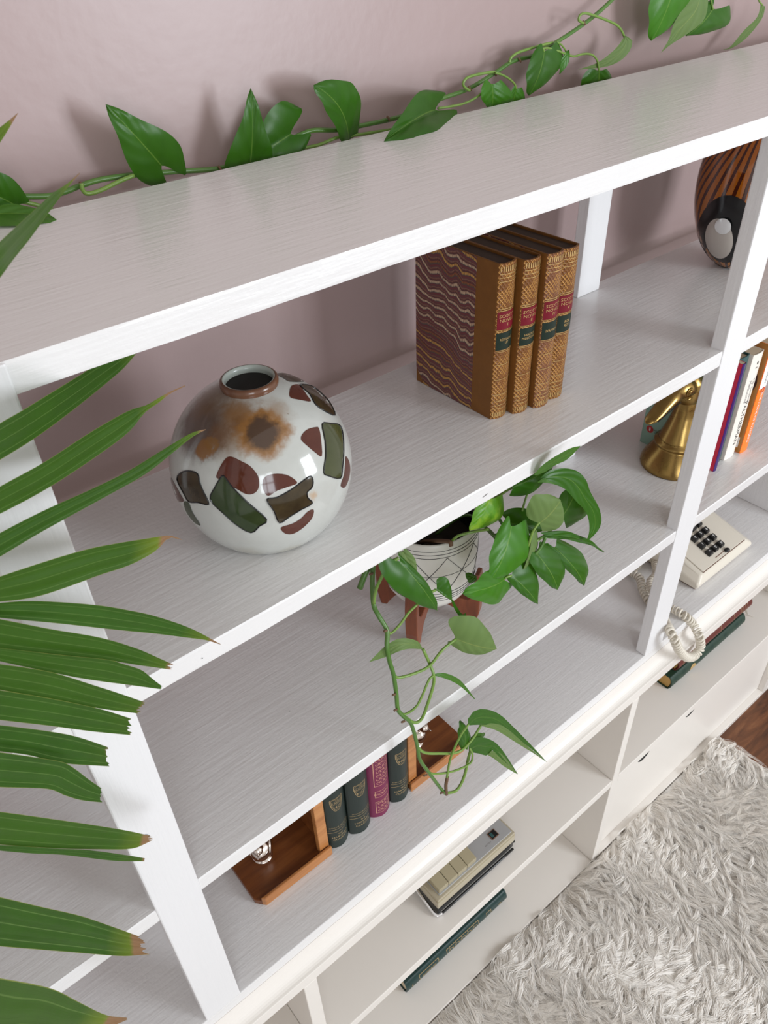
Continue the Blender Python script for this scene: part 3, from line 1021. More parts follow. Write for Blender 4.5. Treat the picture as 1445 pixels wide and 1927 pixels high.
# beak: flattened tapering loft
sec = [(.004, .0185, .0190, .1435), (.018, .0182, .0180, .1455), (.030, .0160, .0150, .1450), (.040, .0132, .0112, .1430), (.0405, .0146, .0120, .1420), (.052, .0128, .0098, .1380), (.066, .0118, .0080, .1320), (.080, .0108, .0060, .1250), (.092, .0092, .0044, .1210), (.099, .0045, .0022, .1185), (.1005, .0008, .0006, .118)]
v, f = [], []
ns = 20
for a, w, hh, z in sec:
    for k in range(ns):
        t = 2 * math.pi * k / ns
        v.append(gp(a + hh * .35 * math.sin(t), w * math.cos(t), z + hh * math.sin(t)))
for i in range(len(sec) - 1):
    for k in range(ns):
        k2 = (k + 1) % ns
        f.append((i * ns + k, i * ns + k2, (i + 1) * ns + k2, (i + 1) * ns + k))
f.append(tuple(range((len(sec) - 1) * ns, len(sec) * ns)))
f.append(tuple(range(ns))[::-1])
link('beak', pymesh(v, f), 'brass', GO, False, smooth=True)
for s in (-1, 1):
    link('beak_groove', tubem(spline([gp(.042, s * .0138, .1360), gp(.062, s * .0118, .1285), (gp(.088, s * .0098, .1200))], 5), .0007, 6), 'crevice', GO, False)
    e = gp(.026, s * .0158, .1475)
    eye = link('eye', ellm(e, (.0035, .0035, .0035), 16, 10), 'brass', GO, False, smooth=True)
    rp = [e + Vector((bd.x * math.cos(t) * .0068, bd.y * math.cos(t) * .0068, math.sin(t) * .0052)) for t in [2 * math.pi * i / 20 for i in range(21)]]
    link('eye_ring', tubem(rp, .0010, 6), 'brass', GO, False, smooth=True)
    link('cheek', ellm(gp(.022, s * .0162, .1345), (.006, .0022, .0026), 14, 8), 'brass', GO, False, smooth=True)

R = book('paperback', 'thin purple book with a red side, against the right post', None, (.9335, .0458, z3), .0092, .125, .186, 'cover_purple', soft=True, bulge=.0012, side='cover_red')
R = book('hardback', 'teal hardback between the purple book and the cream book', None, (.9430, .0560, z3), .0260, .128, .187, 'cover_teal', bulge=.002)
R = book('paperback', 'cream paperback with black spine lettering, between teal and orange books', None, (.9725, .0515, z3), .0285, .128, .184, 'cover_cream', soft=True, bulge=.0022)
def vtext(s, size, xo, z):
    """text running down the spine"""
    v, f = text2d(s, size)
    return [(xo + y, z - x) for x, y in v], f
deco(R, .0285, .0022, [('lettering', vtext('PALTHERMAN', .0125, .0150, .064), 'black_print', .0003),
                       ('lettering', vtext('My Cousin,\nMelbourne', .0088, .0145, .121), 'grey_print', .0003),
                       ('emblem', join2d(ring2d(.0150, .168, .0013, .0026, 12, sx=.8), shift(text2d('MR', .004), .015, .160)), 'black_print', .0003)])
ang = math.radians(2.5)
R = book('paperback', 'orange and white paperback with a brown picture cover, nearest the grey stone', None, (1.0085, .0455, z3), .0215, .125, .190, 'cover_orange', soft=True, bulge=.0014, side='cover_orange')
def coverart(t, b):
    co = t.a('ShaderNodeTexCoord').outputs['Object']
    n = t.noise(co, 18, 3, .6)
    d = t.a('ShaderNodeVectorMath', operation='DISTANCE', ins={0: t.mapping(co, (0, 1.1, 1)), 1: (0, .030, .125)}).outputs['Value']
    d2 = t.a('ShaderNodeVectorMath', operation='DISTANCE', ins={0: t.mapping(co, (0, 1, 1)), 1: (0, .024, .088)}).outputs['Value']
    m1 = t.math('LESS_THAN', t.math('ADD', d, t.math('MULTIPLY', n, .012)), .030)
    m2 = t.math('LESS_THAN', t.math('ADD', d2, t.math('MULTIPLY', n, .010)), .018)
    col = t.mix(n, (.30, .115, .02), (.50, .22, .05))
    col = t.mix(m2, col, (.30, .06, .02))
    col = t.mix(m1, col, (.04, .010, .008))
    t.set(b.inputs['Base Color'], col)
M['cover_art'] = mat('brown picture cover', rough=.4, build=coverart)
link('picture_cover', boxm(-.0003, -.0001, .0008, .1245, .0008, .1895), 'cover_art', R, False)
side_text(R, rect2d(-.020, -.006, .009, .028), 'white_print', -.0005, 'white_panel')
side_text(R, shift(text2d('CLASSIC', .003), -.013, .018), 'black_print', -.0007)
deco(R, .0215, .0014, [('white_panel', rect2d(.0006, .0209, .1160, .1895, 10), 'cover_white', .0002),
                       ('lettering', vtext('HISTVIN ALLISON', .0065, .0108, .150), 'black_print', .0004),
                       ('emblem', ring2d(.0108, .1130, .0042, .0018, 18), 'print_red', .0004),
                       ('lettering', vtext('THE CODE OF INTEGERS', .0082, .0108, .064), 'white_print', .0004)])
ST = link('grey_stone', ellm((0, 0, 0), (.019, .030, .034), 26, 18), 'olive_stone', None, False, smooth=True)
for v_ in ST.data.vertices:
    v_.co *= 1 + .06 * noise.noise(v_.co * 40)
ST.location = (1.051, .100, z3 + .0335)
setp(ST, 'smooth olive grey stone leaning at the far side of the orange paperback', 'stone')

# amber glass vase
az = Z0 + Z2 + .0002
AM = thing('amber_glass_vase', 'tall amber glass vase with dark feathered stripes and a clear lens, behind the right post', 'vase', (1.024, .1415, az))
pr_ = []
for i in range(41):
    a = -math.pi / 2 + math.pi * i / 40
    z = .1145 + .119 * math.sin(a)
    r_ = .0735 * math.cos(a)
    if z < .0: continue
    pr_.append((max(r_, .0005), z))
pr_ = [(.0005, .0)] + [p for p in pr_ if p[1] < .226] + [(.016, .2275), (.015, .2285), (.012, .2285)]
link('body', lathe(pr_, seg=64), 'amber', AM, False, smooth=True)
# dark oval with clear lens, facing the room
acen = np.array([1.024, .1415, az + .1145])
def hita(px, py, off):
    r = ray(px, py)
    s = np.array([1 / (.0735 + off), 1 / (.0735 + off), 1 / (.119 + off)])
    o = (CC - acen) * s; w = r * s
    a, b, c = w @ w, o @ w, o @ o - 1
    d_ = max(b * b - a * c, 0)
    p = o + w * ((-b - math.sqrt(d_)) / a)
    p /= np.linalg.norm(p)
    return Vector(acen + p / s)
def apatch(name, cx, cy, rx, ry, rot_, mt, off, lab=None, dome=0):
    v, f = [], []
    nr, na = 8, 32
    v.append(hita(cx, cy, off + dome))
    for i in range(1, nr + 1):
        for k in range(na):
            t = 2 * math.pi * k / na
            a, b = math.cos(t) * rx * i / nr, math.sin(t) * ry * i / nr
            v.append(hita(cx + a * math.cos(rot_) - b * math.sin(rot_), cy + a * math.sin(rot_) + b * math.cos(rot_), off + dome * (1 - (i / nr) ** 2)))
    for k in range(na):
        f.append((0, 1 + k, 1 + (k + 1) % na))
        for i in range(nr - 1):
            a = 1 + i * na
            f.append((a + k, a + na + k, a + na + (k + 1) % na, a + (k + 1) % na))
    o = link(name, pymesh(v, f), mt, AM, smooth=True)
    if lab: o['label'] = lab
apatch('black_oval', 1366, 445, 57, 78, .12, 'black_gloss', .0004, 'black oval on the amber body')
M['lens'] = mat('clear glass lens', (.42, .38, .34), .03, 0, **{'Coat Weight': 1.0})
apatch('clear_lens', 1353, 449, 26, 38, -.12, 'lens', .0007, 'pale clear glass lens', .002)
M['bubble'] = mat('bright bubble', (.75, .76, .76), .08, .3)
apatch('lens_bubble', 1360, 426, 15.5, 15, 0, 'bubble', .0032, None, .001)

# ------------------------------------------------------------------ telephone with coiled cord
px0, px1 = .9600, 1.1350
TEL = thing('telephone', 'cream push-button desk telephone with black keys on the worktop, right of the post', 'telephone', ((px0 + px1) / 2, .13, Z0))
hf, hb, yf, yb = .026, .082, .030, .235
def tz(y):
    return hf + (hb - hf) * (y - yf) / (yb - yf)
lx0, lx1 = px0 + .014, px1 - .016
_s = (hb + .004 - tz(yf + .018) - .004) / (yb - .008 - yf - .020)
FY = .0165
vv = [(px0, yf, .004), (px1, yf, .004), (px1, yb, .004), (px0, yb, .004),
      (px0 - .002, yf - .004, hf * .62), (px1 + .002, yf - .004, hf * .62), (px1 + .002, yb, hb * .75), (px0 - .002, yb, hb * .75),
      (lx0, yf + .020 - FY, tz(yf + .018) + .004 - FY * _s), (lx1, yf + .020 - FY, tz(yf + .018) + .004 - FY * _s), (lx1, yb - .008, hb + .004), (lx0, yb - .008, hb + .004)]
vv = [(x, y, z + Z0) for x, y, z in vv]
ff = [(3, 2, 1, 0), (0, 1, 5, 4), (1, 2, 6, 5), (2, 3, 7, 6), (3, 0, 4, 7), (4, 5, 9, 8), (5, 6, 10, 9), (6, 7, 11, 10), (7, 4, 8, 11), (8, 9, 10, 11)]
link('body', pymesh(vv, ff), 'beige_plastic', TEL, bevel=.004, seg=4)
box('foot_plate', (px0 + .004, px1 - .004, yf + .004, yb - .006, Z0 + .0003, Z0 + .0045), 'brown_line', TEL)
# sloping key plate
p0 = Vector((lx0, yf + .020, Z0 + tz(yf + .018) + .004)); p1 = Vector((lx1, yf + .020, p0.z)); p3 = Vector((lx0, yb - .008, Z0 + hb + .004))
ex = (p1 - p0).normalized(); ey = (p3 - p0).normalized(); en = ex.cross(ey)
def plate(u, v_, w=0):
    return p0 + ex * u + ey * v_ + en * w
PW = (p1 - p0).length
def slab(name, u0, u1, v0, v1, w0, w1, mt, par, top=.0, bevel=.001):
    t = top
    q = [plate(u0, v0, w0), plate(u1, v0, w0), plate(u1, v1, w0), plate(u0, v1, w0), plate(u0 + t, v0 + t, w1), plate(u1 - t, v0 + t, w1), plate(u1 - t, v1 - t, w1), plate(u0 + t, v1 - t, w1)]
    return link(name, pymesh(q, [(3, 2, 1, 0), (0, 1, 5, 4), (1, 2, 6, 5), (2, 3, 7, 6), (3, 0, 4, 7), (4, 5, 6, 7)]), mt, par, bevel=bevel)
slab('key_plate', .006, PW - .006, -.0155, .175, .0002, .0022, 'beige_plastic', TEL)
slab('plate_seam', .006, PW - .006, -.0168, -.0156, .0002, .0018, 'brown_line', TEL, bevel=0)
chars = [['*', '0', '#'], ['7', '8', '9'], ['4', '5', '6'], ['1', '2', '3']]
ku, kv, kw = .0500, .0045, .0112
for r_ in range(4):
    for c_ in range(3):
        u = ku + c_ * .0178 + r_ * .0012
        v_ = kv + r_ * .0178
        k = slab('key', u - kw / 2 - .0012, u + kw / 2 + .0012, v_ - kw / 2 - .0012, v_ + kw / 2 + .0012, .0023, .0085, 'black_plastic', TEL, top=.0018, bevel=.0008)
        tv, tf = text2d(chars[r_][c_], .0075)
        link('digit', pymesh([plate(u + a, v_ + b, .0088) for a, b in tv], tf), 'white_print', k)
slab('volume_slot', .053, .080, -.0100, -.0088, .0022, .0026, 'brown_line', TEL, bevel=0)
vk = link('volume_knob', ellm((0, 0, 0), (.0062, .0048, .0038), 16, 10), 'black_plastic', TEL, False, smooth=True)
kp = plate(.0850, -.0115, .0045)
vk.location = kp - Vector(TEL.location)
# handset lying on the cradle at the left of the body
HS = thing('handset', 'cream telephone handset lying behind the right post, joined to the coiled cord', 'handset', (.935, .186, Z0))
hp = [(.935, .150, Z0 + .016), (.935, .165, Z0 + .020), (.935, .190, Z0 + .026), (.935, .205, Z0 + .020), (.935, .222, Z0 + .016)]
link('grip', tubem(spline(hp, 6), lambda t: .0125, 16), 'beige_plastic', HS, smooth=True)
for yy in (.148, .224):
    q = lathe([(.0005, -.0135), (.018, -.0135), (.020, -.010), (.019, .004), (.016, .010), (.0005, .0125)], seg=30)
    q.transform(Matrix.Translation((.9345, yy, Z0 + .0142)))
    link('ear_cup', q, 'beige_plastic', HS, smooth=True)
def coil(name, path, R_, r_, pitch, mt, parent, label=None):
    sp = spline(path, 14)
    L_ = [0]
    for a, b in zip(sp, sp[1:]):
        L_.append(L_[-1] + (b - a).length)
    tot = L_[-1]
    turns = int(tot / pitch)
    N = turns * 14
    up = Vector((.3, .5, 1)).normalized()
    dirs = []
    for i in range(len(sp)):
        dirs.append((sp[min(i + 1, len(sp) - 1)] - sp[max(i - 1, 0)]).normalized())
    out = []
    j = 0
    for i in range(N + 1):
        s = tot * i / N
        while j < len(sp) - 2 and L_[j + 1] < s:
            j += 1
        w_ = (s - L_[j]) / max(L_[j + 1] - L_[j], 1e-9)
        q = sp[j].lerp(sp[j + 1], w_)
        t = dirs[j].lerp(dirs[j + 1], w_).normalized()
        up = (up - t * up.dot(t)).normalized()
        sd = t.cross(up)
        a = 2 * math.pi * i / 14
        out.append(q + (up * math.cos(a) + sd * math.sin(a)) * R_)
    o = link(name, tubem(out, r_, 6), mt, parent, smooth=True)
    if label: o['label'] = label
    return o
cp = [Vector((.905, .150, Z0 + .010)), at(1201, 1085, .010, 'z'), at(1210, 1112, .009, 'z'), at(1225, 1135, .009, 'z'), at(1246, 1140, .009, 'z'), at(1266, 1146, .009, 'z'), at(1287, 1158, .010, 'z'), P((1304, 1175, -.008)), P((1315, 1196, -.026)), P((1318, 1217, -.032)), P((1308, 1233, -.034)),
      P((1293, 1237, -.034)), P((1279, 1225, -.032)), P((1269, 1204, -.026)), P((1260, 1186, -.011)), at(1253, 1172, .010, 'z'), at(1244, 1150, .010, 'z'), at(1232, 1120, .0245, 'z'), at(1224, 1096, .020, 'z'), at(1236, 1080, .02, 'z'), Vector((px0 + .006, .12, Z0 + .010))]
CO = coil('coiled_cord', cp, .0059, .0023, .0070, 'beige_plastic', None)
setp(CO, 'cream coiled telephone cord drooping in a loop over the worktop edge', 'cord')

# ------------------------------------------------------------------ tape recorder
zr = Z0 + zM
TR = thing('cassette_recorder', 'portable beige and silver cassette recorder with piano keys, lying in the lower compartment', 'cassette recorder', (.413, .12, zr))
rx0, rx1, ry0, ry1 = .3245, .5015, .0125, .235
Rb = lambda nm, x0, x1, y0, y1, z0, z1, mt, bv=.001, par=TR: box(nm, (x0, x1, y0, y1, zr + z0, zr + z1), mt, par, bevel=bv)
Rb('black_base', rx0 + .001, rx1 - .001, ry0, ry1, .0004, .0195, 'black_plastic')
Rb('case', rx0, rx1, ry0 - .0015, ry1, .0198, .0375, 'beige_metal', .002)
Rb('case_band', rx0 + .0008, rx1 - .0008, ry0 - .001, ry1 - .001, .0378, .0405, 'key_beige', .0008)
Rb('top_case', rx0 + .0005, rx1 - .0005, ry0 - .0008, ry1 - .0008, .0408, .0455, 'beige_metal', .0015)
Rb('silver_plate', rx0 + .008, rx1 - .004, ry0 + .004, ry0 + .045, .0456, .0468, 'silver_plate', .0005)
Rb('cassette_lid', rx0 + .008, rx1 - .004, ry0 + .052, ry0 + .130, .0456, .0520, 'silver_plate', .002)
Rb('speaker_grille', rx0 + .008, rx1 - .004, ry0 + .138, ry1 - .008, .0456, .0500, 'black_plastic', .002)
for k in range(4):
    x0 = rx0 + .0095 + k * .0208
    a = [(ry0 + .0065, .0470), (ry0 + .0065, .0570), (ry0 + .042, .0630), (ry0 + .042, .0470)]
    link('piano_key', prism([(y, z + zr) for y, z in a], 'x', x0, x0 + .0200), 'key_beige', TR, bevel=.0008)
mw = Rb('meter', rx1 - .040, rx1 - .024, ry0 + .0135, ry0 + .0275, .0469, .0478, 'brown_line', .0003)
link('meter_window', boxm(rx1 - .0385, rx1 - .0255, ry0 + .015, ry0 + .026, zr + .0479, zr + .0482), 'black_gloss', mw)
link('meter_scale', boxm(rx1 - .0375, rx1 - .0325, ry0 + .0165, ry0 + .0245, zr + .0483, zr + .0484), 'cover_teal', mw)
tv, tf = text2d('BATTERY', .0035)
link('lettering', pymesh([(rx1 - .050 + a, ry0 + .014 + b, zr + .0470) for a, b in tv], tf), 'grey_print', TR)
hpts = [(rx0 - .0035, ry0 + .085, zr + .028), (rx0 - .0045, ry0 + .040, zr + .018), (rx0 - .0045, ry0 + .012, zr + .0095), (rx0 - .0030, ry0 - .002, zr + .0055), (rx0 + .006, ry0 - .0045, zr + .0048)]
link('handle', tubem(spline(hpts, 5), .0028, 10), 'chrome', TR, smooth=True)
link('handle', tubem(spline([(rx0 + .006, ry0 - .0045, zr + .0048), (rx0 + .09, ry0 - .0045, zr + .0046), (rx1 - .006, ry0 - .0045, zr + .0048)], 3), .0022, 8), 'black_plastic', TR, smooth=True)
link('handle_pivot', ellm((rx0 - .0035, ry0 + .085, zr + .0285), (.0025, .0045, .0045), 14, 10), 'chrome', TR, smooth=True)
link('handle_pivot', ellm((rx1 + .0008, ry0 + .004, zr + .0125), (.0035, .0050, .0050), 14, 10), 'black_gloss', TR, smooth=True)

# ------------------------------------------------------------------ books lying flat
def lying(name, label, x0, x1, y, z, th, depth, cover, bulge, pages='pages', group=None, side=None, tilt=0.0):
    """book on its side: spine faces the room, head to the right"""
    # local z (height) -> world x ; local x (thickness) -> world z ; local y stays
    R = book(name, label, group, (x0, y, z), th, depth, x1 - x0, cover, bulge=bulge, pages=pages, side=side)
    mt = Matrix(((0, 0, 1), (0, 1, 0), (-1, 0, 0)))      # columns: images of local x,y,z ; proper rotation
    R.rotation_euler = mt.to_euler()
    R.location = (x0, y, z + th)
    if tilt:
        R.rotation_euler.rotate_axis('X', 0)
    return R
zb = Z0 + zF + .0157
R = lying('tall_book', 'dark teal leather book with gilt spine panels lying alone on the cabinet floor', .2770, .5370, .0450, zb, .036, .17, 'dark_teal_leather', .0075)
g = []
H_ = .26
g += [frame2d(.006, .028, .030, .078, .0010), frame2d(.006, .028, .098, .182, .0010), frame2d(.008, .026, .203, .216, .0009)]
for k in range(5):
    zz = .102 + k * .0155
    g.append(ring2d(.017, zz + .008, .0055, .0010, 12))
    g.append(ring2d(.010, zz + .001, .0035, .0008, 9, a0=0, a1=3.2))
    g.append(ring2d(.024, zz + .001, .0035, .0008, 9, a0=3.0, a1=6.2))
g.append(ring2d(.017, .240, .0030, .0012, 12))
g.append(rect2d(.012, .022, .012, .0135))
tvf = text2d('POEMS', .011)
g.append(([(.017 - y, .054 + x) for x, y in tvf[0]], tvf[1]))
deco(R, .034, .0075, [('gilt_panels', join2d(*g), 'gilt_dim', .0004)])
zm = Z0 + zM + .0003
R = lying('bottle_green_book', 'bottle green gilt-edged book at the bottom of the pile of two under the phone cord', .9830, 1.2540, .0385, zm, .034, .15, 'bottle_green', .0075, pages='gilt_pages', group=None)
g = [ring2d(.017, .074, .0052, .0104, 18, sx=.8)]
deco(R, .034, .0075, [('gilt_medallion', join2d(*g), 'gold', .0004),
                      ('blind_lines', join2d(*[rect2d(.004, .030, z_, z_ + .0012, 8) for z_ in (.012, .018, .040, .046, .100, .106, .140, .146, .190, .196, .235, .241, .255)]), 'dark_teal_leather', .0004)])
R = lying('maroon_book', 'maroon book with a white ribbon marker on top of the bottle green book', 1.0050, 1.2760, .0440, zm + .0345, .032, .15, 'maroon', .0075, pages='gilt_pages')
deco(R, .032, .0075, [('gilt_lines', join2d(*[rect2d(.004, .028, z_, z_ + .001, 8) for z_ in (.015, .05, .09, .15, .20, .228, .236, .244, .252)]), 'gilt_dim', .0004)])
rb = link('ribbon', pymesh([(1.2765, .052, zm + .050), (1.2765, .058, zm + .050), (1.281, .050, zm + .030), (1.281, .056, zm + .030), (1.288, .040, zm + .004), (1.288, .046, zm + .004), (1.2945, .028, zm + .001), (1.2945, .034, zm + .001)],
                           [(0, 1, 3, 2), (2, 3, 5, 4), (4, 5, 7, 6)]), 'cover_cream', R)

# ------------------------------------------------------------------ plants
def prof_w(t, tw=.33, e=2.0):
    if t < tw:
        return math.sqrt(max(0, 1 - ((tw - t) / (tw * 1.22)) ** 2))
    u = (t - tw) / (1 - tw)
    return max(0.0, (1 - u ** e)) * (1 - .16 * math.sin(math.pi * u) ** 2 * u * 2)
def leaf(parent, B, T, L, Rr, mt='leaf', Mid=None, under=False, curl=.06, lobe=.16, name='leaf', tw=.32, e=2.6):
    """heart-shaped leaf through four points: stalk joint B, tip T, left and right edge at the widest place"""
    B, T, L, Rr = [P(q) for q in (B, T, L, Rr)]
    mid = P(Mid) if Mid else (B + T) / 2
    nrm = ((T - B).cross(Rr - L))
    if nrm.length < 1e-9:
        nrm = Vector((0, -1, 0))
    nrm.normalize()
    tocam = Vector(CC) - (B + T) / 2
    if nrm.dot(tocam) < 0:
        nrm = -nrm
    ln = (T - B).length
    if not Mid:
        mid = mid + nrm * ln * .07
    ctl = mid * 2 - (B + T) / 2
    c = lambda t: B * (1 - t) ** 2 + ctl * 2 * t * (1 - t) + T * t * t
    c35 = c(tw)
    sv = {-1: L - c35, 1: Rr - c35}
    ax = (T - B).normalized()
    nt, ns = 22, 7
    v, uv, f = [], [], []
    for i in range(nt + 1):
        t = i / nt
        w = prof_w(t, tw, e)
        for j in range(-ns, ns + 1):
            s = j / ns
            a = abs(s)
            d = sv[1] if s >= 0 else sv[-1]
            p = c(t) + d * (a * w)
            p = p - ax * ln * (lobe + .05) * math.sin(math.pi * (a ** 1.7) * .74) * (1 - t) ** 5 * 1.1
            p = p + nrm * d.length * (curl * (math.sin(math.pi * a)) * w - .04 * a * a) + nrm * ln * .010 * math.sin(t * 15 + s * 3) * a
            v.append(p)
            uv.append((.5 + s * .5, t))
    m_ = 2 * ns + 1
    for i in range(nt):
        for j in range(m_ - 1):
            q = (i * m_ + j, i * m_ + j + 1, (i + 1) * m_ + j + 1, (i + 1) * m_ + j)
            f.append(q)
    me = pymesh(v, f, uv)
    # top side towards the viewer unless we look at the underside
    n0 = me.polygons[(nt // 2) * (m_ - 1) + ns].normal
    facing = n0.dot(Vector(CC) - v[(nt // 2) * m_ + ns]) > 0
    if facing == under:
        me.flip_normals()
    return link(name, me, mt, parent, smooth=True)
def blade(parent, A, Bq, mt, Y=None, name='leaf', under=False, wear=0.0, pleat=0, N=26, ns=8, ragged=0.0, relief=.0, end=None):
    """leaf given by its two long edges"""
    ptsA, ptsB = spline([P(q) for q in A], 8), spline([P(q) for q in Bq], 8)
    def resample(pts, n):
        L_ = [0]
        for a, b in zip(pts, pts[1:]):
            L_.append(L_[-1] + (b - a).length)
        out, j = [], 0
        for i in range(n + 1):
            s = L_[-1] * i / n
            while j < len(pts) - 2 and L_[j + 1] < s:
                j += 1
            out.append(pts[j].lerp(pts[j + 1], min(1, (s - L_[j]) / max(L_[j + 1] - L_[j], 1e-9))))
        return out
    a_, b_ = resample(ptsA, N), resample(ptsB, N)
    v, uv, f = [], [], []
    tocam = (Vector(CC) - (a_[N // 2] + b_[N // 2]) / 2).normalized()
    wmid = (a_[N // 2] - b_[N // 2]).length
    jag = [random.uniform(0, 1) for _ in range(ns + 1)]
    for i in range(N + 1):
        t = i / N
        for j in range(ns + 1):
            s = j / ns
            tt = t
            p = a_[i].lerp(b_[i], s)
            if ragged and i == N:
                q = a_[i - 1].lerp(b_[i - 1], s)
                p = q.lerp(p, 1 + ragged * (jag[j] - .6))
            w = (a_[i] - b_[i]).length
            if pleat:
                p = p + tocam * w * .055 * math.cos(s * math.pi * 2 * pleat)
            p = p + tocam * relief * w * math.sin(math.pi * s)
            v.append(p)
            uv.append((s, t))
    m_ = ns + 1
    for i in range(N):
        for j in range(ns):
            f.append((i * m_ + j, i * m_ + j + 1, (i + 1) * m_ + j + 1, (i + 1) * m_ + j))
    me = pymesh(v, f, uv)
    n0 = me.polygons[(N // 2) * ns + ns // 2].normal
    if (n0.dot(tocam) > 0) == under:
        me.flip_normals()
    if mt == 'palm':
        at_ = me.attributes.new('wear', 'FLOAT', 'POINT')
        at_.data.foreach_set('value', [wear] * len(v))
    return link(name, me, mt, parent, smooth=True)
def stem(parent, pts, r, mt='stem', name='stem', n=6, seg=8):
    return tube(name, [P(q) if len(q) in (3, 4) and not isinstance(q, Vector) else q for q in pts], r, mt, parent, n=n, seg=seg)
def Yp(pts, Y):
    return [(x, y, Y) for x, y in pts]

# ---- vine along the wall behind the top board
VN = thing('trailing_vine', 'long pothos vine trailing along the pink wall behind the top board', 'vine', (.4, .262, Z0 + ZT + .03))
vy = .262
main = [(-60, 384), (-20, 373), (30, 370), (90, 369), (125, 360), (150, 350), (190, 338), (255, 329), (330, 323), (415, 317), (470, 300), (520, 278), (546, 263), (586, 246), (632.6, 244.7), (682, 236), (749, 221), (790, 205), (823.7, 188), (880.5, 167.5), (932, 136.6), (958, 119), (978, 111), (1000, 106), (1019.7, 93), (1050.6, 77), (1107, 38.7), (1151, 0), (1185, -40)]
stem(VN, Yp(main, vy), .0023)
for pts, yy, r_ in (([(30, 376), (75, 387.5), (100, 396)], .260, .0017), ([(546, 290), (559.5, 281), (599, 273), (632.6, 259.6), (659, 256), (732, 244.7), (760, 240)], .258, .0016),
                    ([(153, 345), (156, 358), (166, 364.5), (190, 358), (225, 341), (252, 330)], .255, .0018),
                    ([(824, 204), (850, 200), (875, 194), (898, 182), (917, 165), (922, 160)], .250, .0013), ([(883.7, 170.7), (875, 165), (871.5, 157), (878, 147), (895, 141), (922, 136), (932, 136)], .255, .0015),
                    ([(932, 137), (945, 141), (958.4, 148.6), (968, 158), (971, 167)], .252, .0012), ([(958.4, 118), (962, 108), (975, 98.8), (995, 92), (1019, 85), (1040, 80)], .2555, .0015),
                    ([(1013, 94), (1030, 90.4), (1049.8, 96), (1077.4, 105.7), (1095, 102), (1108, 101.5), (1118, 106), (1124.5, 117), (1127, 134)], .250, .0012),
                    ([(1047, 79), (1056, 84), (1063, 93), (1066, 100)], .252, .0010), ([(1098, 44), (1089, 38), (1092, 28), (1102, 25), (1120, 30), (1143, 38.7), (1160, 47), (1169, 56.7), (1175, 70)], .252, .0014),
                    ([(1333, -30), (1337.7, 0), (1341.4, 18)], .240, .0011), ([(1420, -30), (1427.6, 0), (1435, 10)], .245, .0011), ([(1022, 92), (1023.5, 97)], .250, .0013)):
    stem(VN, Yp(pts, yy), r_, 'petiole', 'petiole')
for px, py in ((153, 346), (414, 316), (731, 222), (884, 166), (932, 138), (978, 112), (1099, 42)):
    stem(VN, [(px - 3, py - 3, vy - .002), (px, py, vy - .0035), (px + 2, py + 5, vy - .004)], .0011, 'bark', 'node', 3)
LV = lambda *a, **k: leaf(VN, *a, **k)
LV((304, 312, .258), (200, 197, .246), (252, 328, .254), (329, 260, .250), 'leaf', lobe=.24, tw=.18, e=1.7)
LV((468, 330, .262), (473, 167, .246), (424, 306, .252), (514, 298, .246), 'leaf', lobe=.05, tw=.14, e=1.35)
LV((547, 252, .262), (465, 300, .260), (520, 196, .257), (558, 298, .252), 'leaf', lobe=.26, tw=.22, e=2.2)
LV((656, 264, .2575), (592, 161, .238), (620, 218, .240), (672, 166, .248), 'leaf', Mid=(640, 205, .245), lobe=.0, tw=.5, e=3.0)
LV((819, 207, .250), (724, 264.5, .2035), (790, 172, .236), (839, 257, .196), 'leaf', lobe=.26, tw=.17, e=1.7)
LV((925, 158, .250), (925, 206, .252), (906, 180, .244), (966, 182, .246), 'leaf_fresh', lobe=.15)
LV((971, 166, .252), (958, 205, .256), (958, 184, .250), (988, 190, .252), 'leaf_fresh', lobe=.1)
LV((1024, 96, .250), (996, 180, .250), (994, 128, .244), (1060, 118, .250), 'leaf', lobe=.12)
blade(VN, [(1071, 93, .250), (1062, 100, .250), (1055, 118, .250), (1052, 140, .251)], [(1071, 94, .248), (1072, 106, .246), (1068, 122, .246), (1055, 138, .249)], 'leaf_fresh', N=12, ns=4)
LV((1127, 132, .250), (1118, 185, .262), (1094, 158, .252), (1154, 158, .252), 'leaf', lobe=.05)
blade(VN, [(1175, 68, .250), (1163, 86, .250), (1150, 99, .250), (1124, 118, .252), (1089, 130.6, .254)], [(1177, 67, .248), (1190, 77, .244), (1184, 97, .244), (1166, 115, .246), (1138, 126, .250), (1089, 131, .254)], 'leaf_pale', under=True, N=18)
LV((1278, -70, .235), (1226, 77, .245), (1228, -10, .240), (1302, -6, .236), 'leaf_fresh', lobe=.1)
blade(VN, [(1318, -40, .24), (1292, 4, .238), (1268, 44, .238), (1259, 73, .240), (1243, 100, .242)], [(1332, -40, .232), (1332, 8, .230), (1324, 38, .232), (1296, 62, .236), (1262, 84, .239), (1243, 100, .242)], 'leaf_pale', under=True, N=20)
LV((1341, 17, .242), (1292, 68, .246), (1306, 22, .242), (1372, 46, .240), 'leaf', lobe=.18)
blade(VN, [(1431, 9, .246), (1424, 33, .246), (1400, 57, .248), (1374, 88, .250), (1361, 93, .252)], [(1440, 12, .242), (1433, 36, .242), (1405, 71, .245), (1378, 90, .249), (1361, 94, .252)], 'leaf_pale', under=True, N=18, ns=4)
LV((33, 388, .256), (-60, 340, .250), (14, 330, .248), (-12, 402, .248), 'leaf', lobe=.15)
LV((-30, 404, .240), (106, 413, .2060), (24, 384, .236), (30, 424, .2100), 'leaf_pale', lobe=.05, Mid=(50, 402, .2250))

